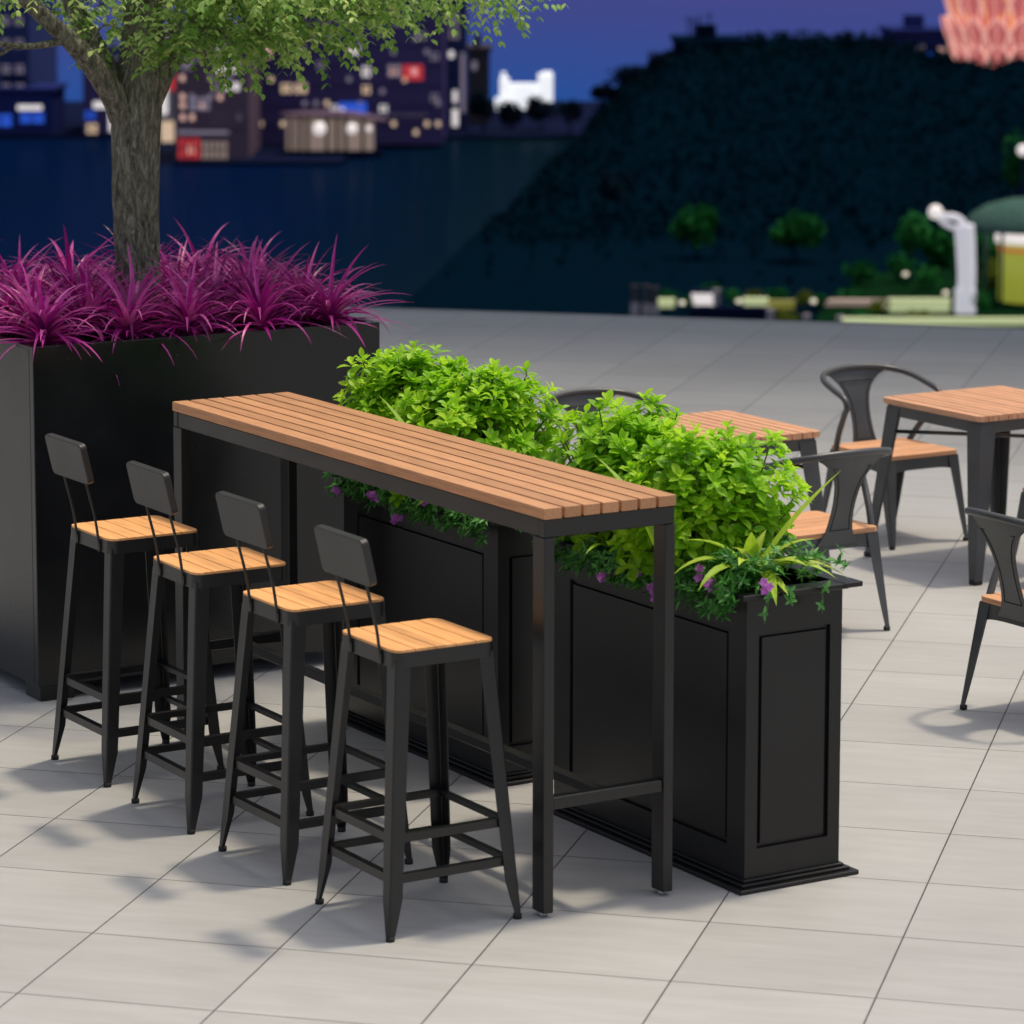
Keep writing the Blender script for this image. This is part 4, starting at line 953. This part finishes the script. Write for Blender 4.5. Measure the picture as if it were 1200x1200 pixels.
for k, (px, y0, y1, D, wp, lb) in enumerate(((706, 92, 130, 300, 40, 'dark tree at the left foot of the hill crest'), (738, 74, 112, 300, 44, 'dark tree on the left slope of the hill crest'), (772, 56, 96, 302, 44, 'dark tree on the crest left of the roof with masts'),
        (905, 52, 84, 302, 34, 'dark tree on the crest right of the roof with masts'), (948, 56, 84, 300, 44, 'low dark tree on the crest, left of the small pointed tree'), (990, 33, 70, 302, 18, 'small pointed dark tree standing up from the crest'), (1030, 40, 80, 300, 36, 'dark tree on the crest beside the block with dim blue windows'))):
    far_tree('crest_tree', lb, 'tree', px, y0, y1, D, wp, L_dark, 220+k, 'dark trees on the hill crest', True, 300)
t, bc = block('flat_roof_building', 'dark flat roofed building with thin antenna masts on the hill crest', 'building', bx(796), bx(872), dy(50), 308, 12, C_teal, [W('window', C_navy, 806, 864, 58, 61)], None, zb=-16)
m = MB(True)
for px, yt in ((808, 18), (814, 20), (821, 17), (833, 14)): 
    m = MB(True); m.cyl(lat(bx(px)-bc, 308), 3, lev(dy(50), 308)+16, lev(dy(yt), 308)+16, 0.07, 6); m.box(lat(bx(px)-bc, 308)-0.5, lat(bx(px)-bc, 308)+0.5, 2.95, 3.05, lev(dy(yt+5), 308)+16, lev(dy(yt+5), 308)+16.06); m.build('antenna_mast', C_navy, t)
block('low_house', 'low dark house on the hill crest with faint blue and pink windows', 'house', bx(1046), bx(1112), dy(38), 306, 10, C_blue, [W('window', G_dim, 1072, 1082, 52, 66), W('window', G_pink, 1098, 1106, 54, 66), W('window', G_blue, 1052, 1060, 56, 70), W('window', G_blue, 1086, 1092, 60, 74)], None, zb=-16)

# pink and orange petal tower
D = 290; b = bx(1178); x, y = out(lat(b, D), D); zb = -13.5
t = thing('petal_tower', 'glowing pink and orange tower of overlapping petals at the top right', 'lit tower', (x, y, zb), VIEW_RZ)
def petal_ring(n, r0, z0, r1, z1, flare, a0, mt, rib):
    for k in range(n):
        a = a0+2*PI*k/n; ca, sa = math.cos(a), math.sin(a); m = MB(True); rb = MB(True)
        w = 2*PI*(r0+r1)/2/n*0.62; rows_ = 9; vs = []; mid = []
        for i in range(rows_+1):
            s = i/rows_; rr_ = r0+(r1-r0)*s+flare*math.sin(PI*s); zz_ = z0+(z1-z0)*s; ww = w*(math.sin(PI*min(1, 0.30+0.70*s))**0.7 if s < 1 else 0.02)
            for q in (-1, -0.5, 0, 0.5, 1):
                rad = rr_-abs(q)*w*0.25; vs.append((ca*rad-sa*ww*q, sa*rad+ca*ww*q, zz_))
            mid.append((ca*(rr_+0.06), sa*(rr_+0.06), zz_))
        m.add(vs, [(5*i+j, 5*i+j+1, 5*i+j+6, 5*i+j+5) for i in range(rows_) for j in range(4)])
        pt_ = m.build('petal', mt, t)
        for q in (0, 4):
            rb.tube([vs[5*i+q] for i in range(rows_+1)], 0.11, 5)
        rb.tube(mid, 0.05, 5); rb.build('rib', rib, pt_)
petal_ring(13, 2.6, 0.0, 4.1, 2.6, 0.3, 0.1, G_petal, G_rib)
petal_ring(14, 3.4, 1.6, 5.0, 4.4, 0.3, 0.35, G_petal, G_rib)
petal_ring(15, 4.2, 3.4, 5.7, 6.6, 0.3, 0.2, G_petal, G_rib)
petal_ring(13, 4.3, 5.6, 5.4, 9.4, 0.4, 0.0, G_petal, G_rib)
petal_ring(9, 4.2, 5.0, 5.2, 12.0, 0.6, 0.0, G_petal, G_gold)
petal_ring(9, 2.8, 8.0, 3.6, 15.0, 0.8, 0.3, G_gold, G_rib)
m = MB(True); m.cyl(0, 0, -3, 14, 2.0, 20); m.build('core', G_petal, t)

# park on the near bank, right
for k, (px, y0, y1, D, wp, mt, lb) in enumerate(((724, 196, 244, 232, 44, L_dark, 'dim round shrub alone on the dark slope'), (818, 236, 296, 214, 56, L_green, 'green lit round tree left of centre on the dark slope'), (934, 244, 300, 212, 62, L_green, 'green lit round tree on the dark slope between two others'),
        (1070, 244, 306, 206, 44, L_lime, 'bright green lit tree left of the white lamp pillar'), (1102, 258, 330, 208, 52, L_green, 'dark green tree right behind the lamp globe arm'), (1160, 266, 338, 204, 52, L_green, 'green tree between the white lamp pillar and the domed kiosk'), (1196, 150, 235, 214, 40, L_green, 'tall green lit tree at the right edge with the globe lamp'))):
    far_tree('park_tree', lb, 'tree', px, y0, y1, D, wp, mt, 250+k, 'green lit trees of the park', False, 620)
D = 184; b = bx(1133); x, y = out(lat(b, D), D)
t = thing('lamp_pillar', 'tall white lamp pillar with a side arm and a glowing globe', 'lamp post', (x, y, GZ), VIEW_RZ)
u_ = lambda p: lat(p-1133, D); zz = lambda q: lev(dy(q), D)-GZ
C_white = glow('lamp_pillar_glow', (0.78, 0.76, 0.84), 0.48)  # pillar's floodlit white is put in as emission, not a light source
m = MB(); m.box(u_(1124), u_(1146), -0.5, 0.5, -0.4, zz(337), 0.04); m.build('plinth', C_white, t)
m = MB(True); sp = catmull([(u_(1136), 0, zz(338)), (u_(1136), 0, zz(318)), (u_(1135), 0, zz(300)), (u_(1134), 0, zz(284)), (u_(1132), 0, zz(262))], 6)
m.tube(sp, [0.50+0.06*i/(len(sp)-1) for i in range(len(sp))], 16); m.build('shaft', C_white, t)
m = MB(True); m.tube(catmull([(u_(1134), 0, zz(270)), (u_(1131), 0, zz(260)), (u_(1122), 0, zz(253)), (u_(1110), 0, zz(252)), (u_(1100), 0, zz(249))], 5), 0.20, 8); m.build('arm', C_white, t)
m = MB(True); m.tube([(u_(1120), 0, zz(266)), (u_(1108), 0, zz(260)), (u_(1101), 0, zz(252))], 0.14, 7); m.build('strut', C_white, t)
bm = bmesh.new(); bmesh.ops.create_uvsphere(bm, u_segments=16, v_segments=10, radius=0.40); bmesh.ops.translate(bm, vec=(u_(1098), 0, zz(246.5)), verts=bm.verts); m = MB(True); m.bm(bm); m.build('globe', G_white, t)
D = 208; x, y = out(lat(bx(1199), D), D)
t = thing('globe_lamp', 'globe lamp on a tall thin pole at the right edge', 'lamp post', (x, y, GZ), VIEW_RZ)
m = MB(True); m.cyl(0, 0, 0, lev(dy(180), D)-GZ, 0.07, 8); m.build('pole', C_navy, t)
bm = bmesh.new(); bmesh.ops.create_uvsphere(bm, u_segments=16, v_segments=10, radius=0.36); bmesh.ops.translate(bm, vec=(0, 0, lev(dy(174), D)-GZ), verts=bm.verts); m = MB(True); m.bm(bm); m.build('globe', G_white, t)
# domed kiosk
D = 190; x, y = out(lat(bx(1216), D), D); zz = lambda q: lev(dy(q), D)-GZ
t = thing('domed_kiosk', 'round kiosk with a shallow grey green dome and yellow lit walls at the right edge', 'kiosk', (x, y, GZ), VIEW_RZ)
C_dome = night('grey_green_dome', (0.05, 0.10, 0.085)); rd = lat(84, D)
m = MB(True); nn = 28
m.loft([[(rd*k*math.cos(2*PI*q/nn), rd*k*math.sin(2*PI*q/nn), zz(266)+(zz(230)-zz(266))*hh) for q in range(nn)] for k, hh in ((1.0, 0.0), (0.99, 0.14), (0.9, 0.45), (0.7, 0.75), (0.4, 0.94), (0.05, 1.0))]); m.build('dome', C_dome, t)
m = MB(True); m.loft([[(rd*k*math.cos(2*PI*q/nn), rd*k*math.sin(2*PI*q/nn), z) for q in range(nn)] for k, z in ((0.62, zz(268)), (0.80, zz(267.3)))]); m.cyl(0, 0, zz(282), zz(268.5), rd*0.56, nn); m.build('lit_soffit', G_white, t)
for q in range(10):
    a = 2*PI*q/10+0.1; m = MB(True); m.cyl(rd*0.72*math.cos(a), rd*0.72*math.sin(a), 0, zz(267), 0.10, 8); m.build('post', C_dome, t)
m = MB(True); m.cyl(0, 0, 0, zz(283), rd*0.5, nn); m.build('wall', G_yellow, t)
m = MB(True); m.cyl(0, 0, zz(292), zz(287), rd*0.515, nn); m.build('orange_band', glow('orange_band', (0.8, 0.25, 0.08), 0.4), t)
# promenade walls, posts and shrubs
def wall(name, label, cat, x0, x1, y0, y1, D, mt, dep=0.5, group=None, cap=None):
    b = bx((x0+x1)/2); x, y = out(lat(b, D), D); zb = lev(dy(y1), D); h = lev(dy(y0), D)-zb; hw = lat((x1-x0)/2, D)
    t = thing(name, label, cat, (x, y, zb), VIEW_RZ, group)
    m = MB(); m.box(-hw, hw, 0, dep, 0, h); m.build('wall', mt, t)
    m = MB(); m.box(-hw-0.05, hw+0.05, -0.06, dep+0.06, h+.002, h+0.09); m.build('coping', cap or mt, t); return t
GP = 'lit garden walls along the promenade'  # lit look comes from emission put into the wall materials
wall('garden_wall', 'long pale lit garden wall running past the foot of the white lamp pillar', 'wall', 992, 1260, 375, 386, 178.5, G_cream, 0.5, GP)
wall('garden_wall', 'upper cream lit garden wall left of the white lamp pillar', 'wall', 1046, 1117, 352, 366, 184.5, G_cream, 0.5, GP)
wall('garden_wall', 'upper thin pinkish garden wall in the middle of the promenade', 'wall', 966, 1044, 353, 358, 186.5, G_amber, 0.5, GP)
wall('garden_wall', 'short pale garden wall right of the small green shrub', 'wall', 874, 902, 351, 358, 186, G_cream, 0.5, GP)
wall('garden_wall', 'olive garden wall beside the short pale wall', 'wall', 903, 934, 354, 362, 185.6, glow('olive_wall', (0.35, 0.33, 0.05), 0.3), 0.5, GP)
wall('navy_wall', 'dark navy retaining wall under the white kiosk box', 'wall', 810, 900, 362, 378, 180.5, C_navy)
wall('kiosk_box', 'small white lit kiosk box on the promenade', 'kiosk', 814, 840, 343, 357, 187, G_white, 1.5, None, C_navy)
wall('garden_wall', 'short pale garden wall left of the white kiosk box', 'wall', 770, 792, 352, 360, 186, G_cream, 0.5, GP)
for k, (px, y0, y1, lb) in enumerate(((745, 336, 369, 'leftmost dark gate post with a pale foot on the promenade'), (758.5, 336, 370, 'second dark gate post with a pale foot on the promenade'), (769, 338, 371, 'third dark gate post, next to the short pale wall'))):
    D = 184; x, y = out(lat(bx(px), D), D); zb = lev(dy(y1), D); t = thing('gate_post', lb, 'post', (x, y, zb), VIEW_RZ, 'dark gate posts on the promenade'); h = lev(dy(y0), D)-zb
    m = MB(); m.box(-.17, .17, -.17, .17, 0.7, h, 0.02); m.box(-.22, .22, -.22, .22, h+.002, h+.12, 0.02); m.build('shaft', C_olive, t)
    m = MB(); m.box(-.22, .22, -.22, .22, 0, 0.698, 0.02); m.build('foot', C_pale, t)
for k, (px, y0, y1, lb) in enumerate(((905, 363, 381, 'pale square bollard right of the navy retaining wall'), (948, 370, 381, 'pale bollard in front of the yellowish shrub'), (988, 372, 384, 'pale bollard at the left end of the long garden wall'), (841.5, 340, 356, 'slim pale bollard right beside the white kiosk box'))):
    D = 179.5 if y1 > 360 else 186.5; x, y = out(lat(bx(px), D), D); zb = lev(dy(y1), D); t = thing('bollard', lb, 'bollard', (x, y, zb), VIEW_RZ, 'pale bollards on the promenade'); h = lev(dy(y0), D)-zb
    m = MB(); m.box(-.18, .18, -.18, .18, 0, h, 0.03); m.build('shaft', C_pale, t); m = MB(); m.box(-.21, .21, -.21, .21, h+.002, h+.09, 0.02); m.build('cap', C_pale, t)
L_yel = leafy('yellow_floodlit_leaf', (0.03, 0.05, 0.004), (0.07, 0.10, 0.008), (0.14, 0.17, 0.02), 0.1, 0.9, 0.05)  # yellow floodlight is put into this leaf colour
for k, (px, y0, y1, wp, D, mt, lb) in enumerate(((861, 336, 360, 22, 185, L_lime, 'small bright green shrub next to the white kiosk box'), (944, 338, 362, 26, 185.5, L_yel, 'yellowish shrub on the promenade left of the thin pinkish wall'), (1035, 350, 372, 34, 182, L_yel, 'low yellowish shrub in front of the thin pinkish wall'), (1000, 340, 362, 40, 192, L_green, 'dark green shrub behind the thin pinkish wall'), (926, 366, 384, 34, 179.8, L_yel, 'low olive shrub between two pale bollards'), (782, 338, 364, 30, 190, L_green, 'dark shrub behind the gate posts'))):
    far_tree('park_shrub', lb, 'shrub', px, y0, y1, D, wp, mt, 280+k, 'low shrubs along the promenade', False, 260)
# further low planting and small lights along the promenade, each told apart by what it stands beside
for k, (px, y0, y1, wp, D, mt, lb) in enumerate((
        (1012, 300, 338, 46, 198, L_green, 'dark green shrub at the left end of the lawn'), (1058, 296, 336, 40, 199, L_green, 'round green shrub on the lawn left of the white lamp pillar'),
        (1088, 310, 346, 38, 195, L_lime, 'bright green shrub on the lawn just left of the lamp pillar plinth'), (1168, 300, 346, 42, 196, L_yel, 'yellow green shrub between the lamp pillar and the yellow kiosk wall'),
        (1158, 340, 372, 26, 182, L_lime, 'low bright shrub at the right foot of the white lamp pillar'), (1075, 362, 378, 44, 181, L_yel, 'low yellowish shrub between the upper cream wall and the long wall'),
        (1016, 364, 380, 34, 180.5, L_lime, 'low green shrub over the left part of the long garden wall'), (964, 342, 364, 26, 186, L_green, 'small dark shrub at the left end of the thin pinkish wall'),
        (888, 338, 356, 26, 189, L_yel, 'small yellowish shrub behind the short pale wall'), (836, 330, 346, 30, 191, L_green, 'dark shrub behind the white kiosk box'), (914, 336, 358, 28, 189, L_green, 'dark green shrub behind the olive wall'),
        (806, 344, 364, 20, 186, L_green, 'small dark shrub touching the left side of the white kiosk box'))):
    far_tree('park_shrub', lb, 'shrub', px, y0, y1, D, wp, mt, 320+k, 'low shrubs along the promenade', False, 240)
G_spot = glow('path_light', (1.0, 0.93, 0.70), 0.7)
for k, (px, y0, y1, D, lb) in enumerate(((801, 352, 364, 184, 'tiny path light left of the navy retaining wall'), (868, 350, 362, 184, 'tiny path light by the small bright green shrub'), (956, 350, 366, 183, 'tiny path light left of the thin pinkish wall'),
        (1040, 356, 372, 182, 'tiny path light between the thin pinkish and upper cream walls'), (1112, 340, 356, 187, 'tiny path light at the right end of the upper cream wall'), (1064, 318, 336, 195, 'tiny path light in the middle of the lawn'))):
    x, y = out(lat(bx(px), D), D); zb = lev(dy(y1), D); h = lev(dy(y0), D)-zb
    t = thing('path_light', lb, 'path light', (x, y, zb), VIEW_RZ, 'path lights along the promenade')
    m = MB(True); m.cyl(0, 0, 0, h-0.22, 0.05, 8); m.build('post', C_navy, t)
    m = MB(True); m.loft([[(rr_2*math.cos(2*PI*q/12), rr_2*math.sin(2*PI*q/12), z) for q in range(12)] for rr_2, z in ((0.08, h-0.22), (0.17, h-0.14), (0.17, h-0.04), (0.06, h))]); m.build('lamp', G_spot, t)

# ------------------------------------------------------------------ camera
cam = bpy.data.cameras.new('camera'); co = bpy.data.objects.new('camera', cam); COL.objects.link(co)
cam.sensor_width = 36; cam.lens = 3903.04/1200*36
cam.shift_x = (600-569.909)/1200; cam.shift_y = -(600-412.485)/1200
cam.clip_start = 0.1; cam.clip_end = 4000
co.location = (-CAMX, -CAMY, CAMZ); co.rotation_euler = (PI/2-0.132889, 0, VIEW_RZ)
cam.dof.use_dof = True; cam.dof.focus_distance = 9.7; cam.dof.aperture_fstop = (cam.lens/1000)/0.026
scene.camera = co

# ------------------------------------------------------------------ light
to_sun = Vector((0.33, 0.02, 1.0)).normalized()
sun = bpy.data.lights.new('sun', 'SUN'); so = bpy.data.objects.new('sun', sun); COL.objects.link(so)
sun.energy = 2.1; sun.angle = R(4.2); sun.color = (1.0, 0.87, 0.645)
so.rotation_euler = to_sun.to_track_quat('Z', 'Y').to_euler()
w = bpy.data.worlds.new('World'); scene.world = w; w.use_nodes = True
wn = w.node_tree.nodes; bg = wn['Background']
sk = wn.new('ShaderNodeTexSky'); sk.sky_type = 'NISHITA'; sk.sun_disc = False
sk.sun_elevation = math.asin(to_sun.z); sk.sun_rotation = math.atan2(to_sun.x, to_sun.y)
hs = wn.new('ShaderNodeHueSaturation'); hs.inputs['Saturation'].default_value = 0.6
w.node_tree.links.new(sk.outputs[0], hs.inputs['Color']); w.node_tree.links.new(hs.outputs[0], bg.inputs['Color']); bg.inputs['Strength'].default_value = 0.15
sk.air_density = 0.8; sk.dust_density = 4.0; sk.ozone_density = 0.3
scene.view_settings.view_transform = 'Standard'; scene.view_settings.look = 'None'
scene.view_settings.exposure = 0.14; scene.view_settings.gamma = 1
scene.cycles.max_bounces = 8
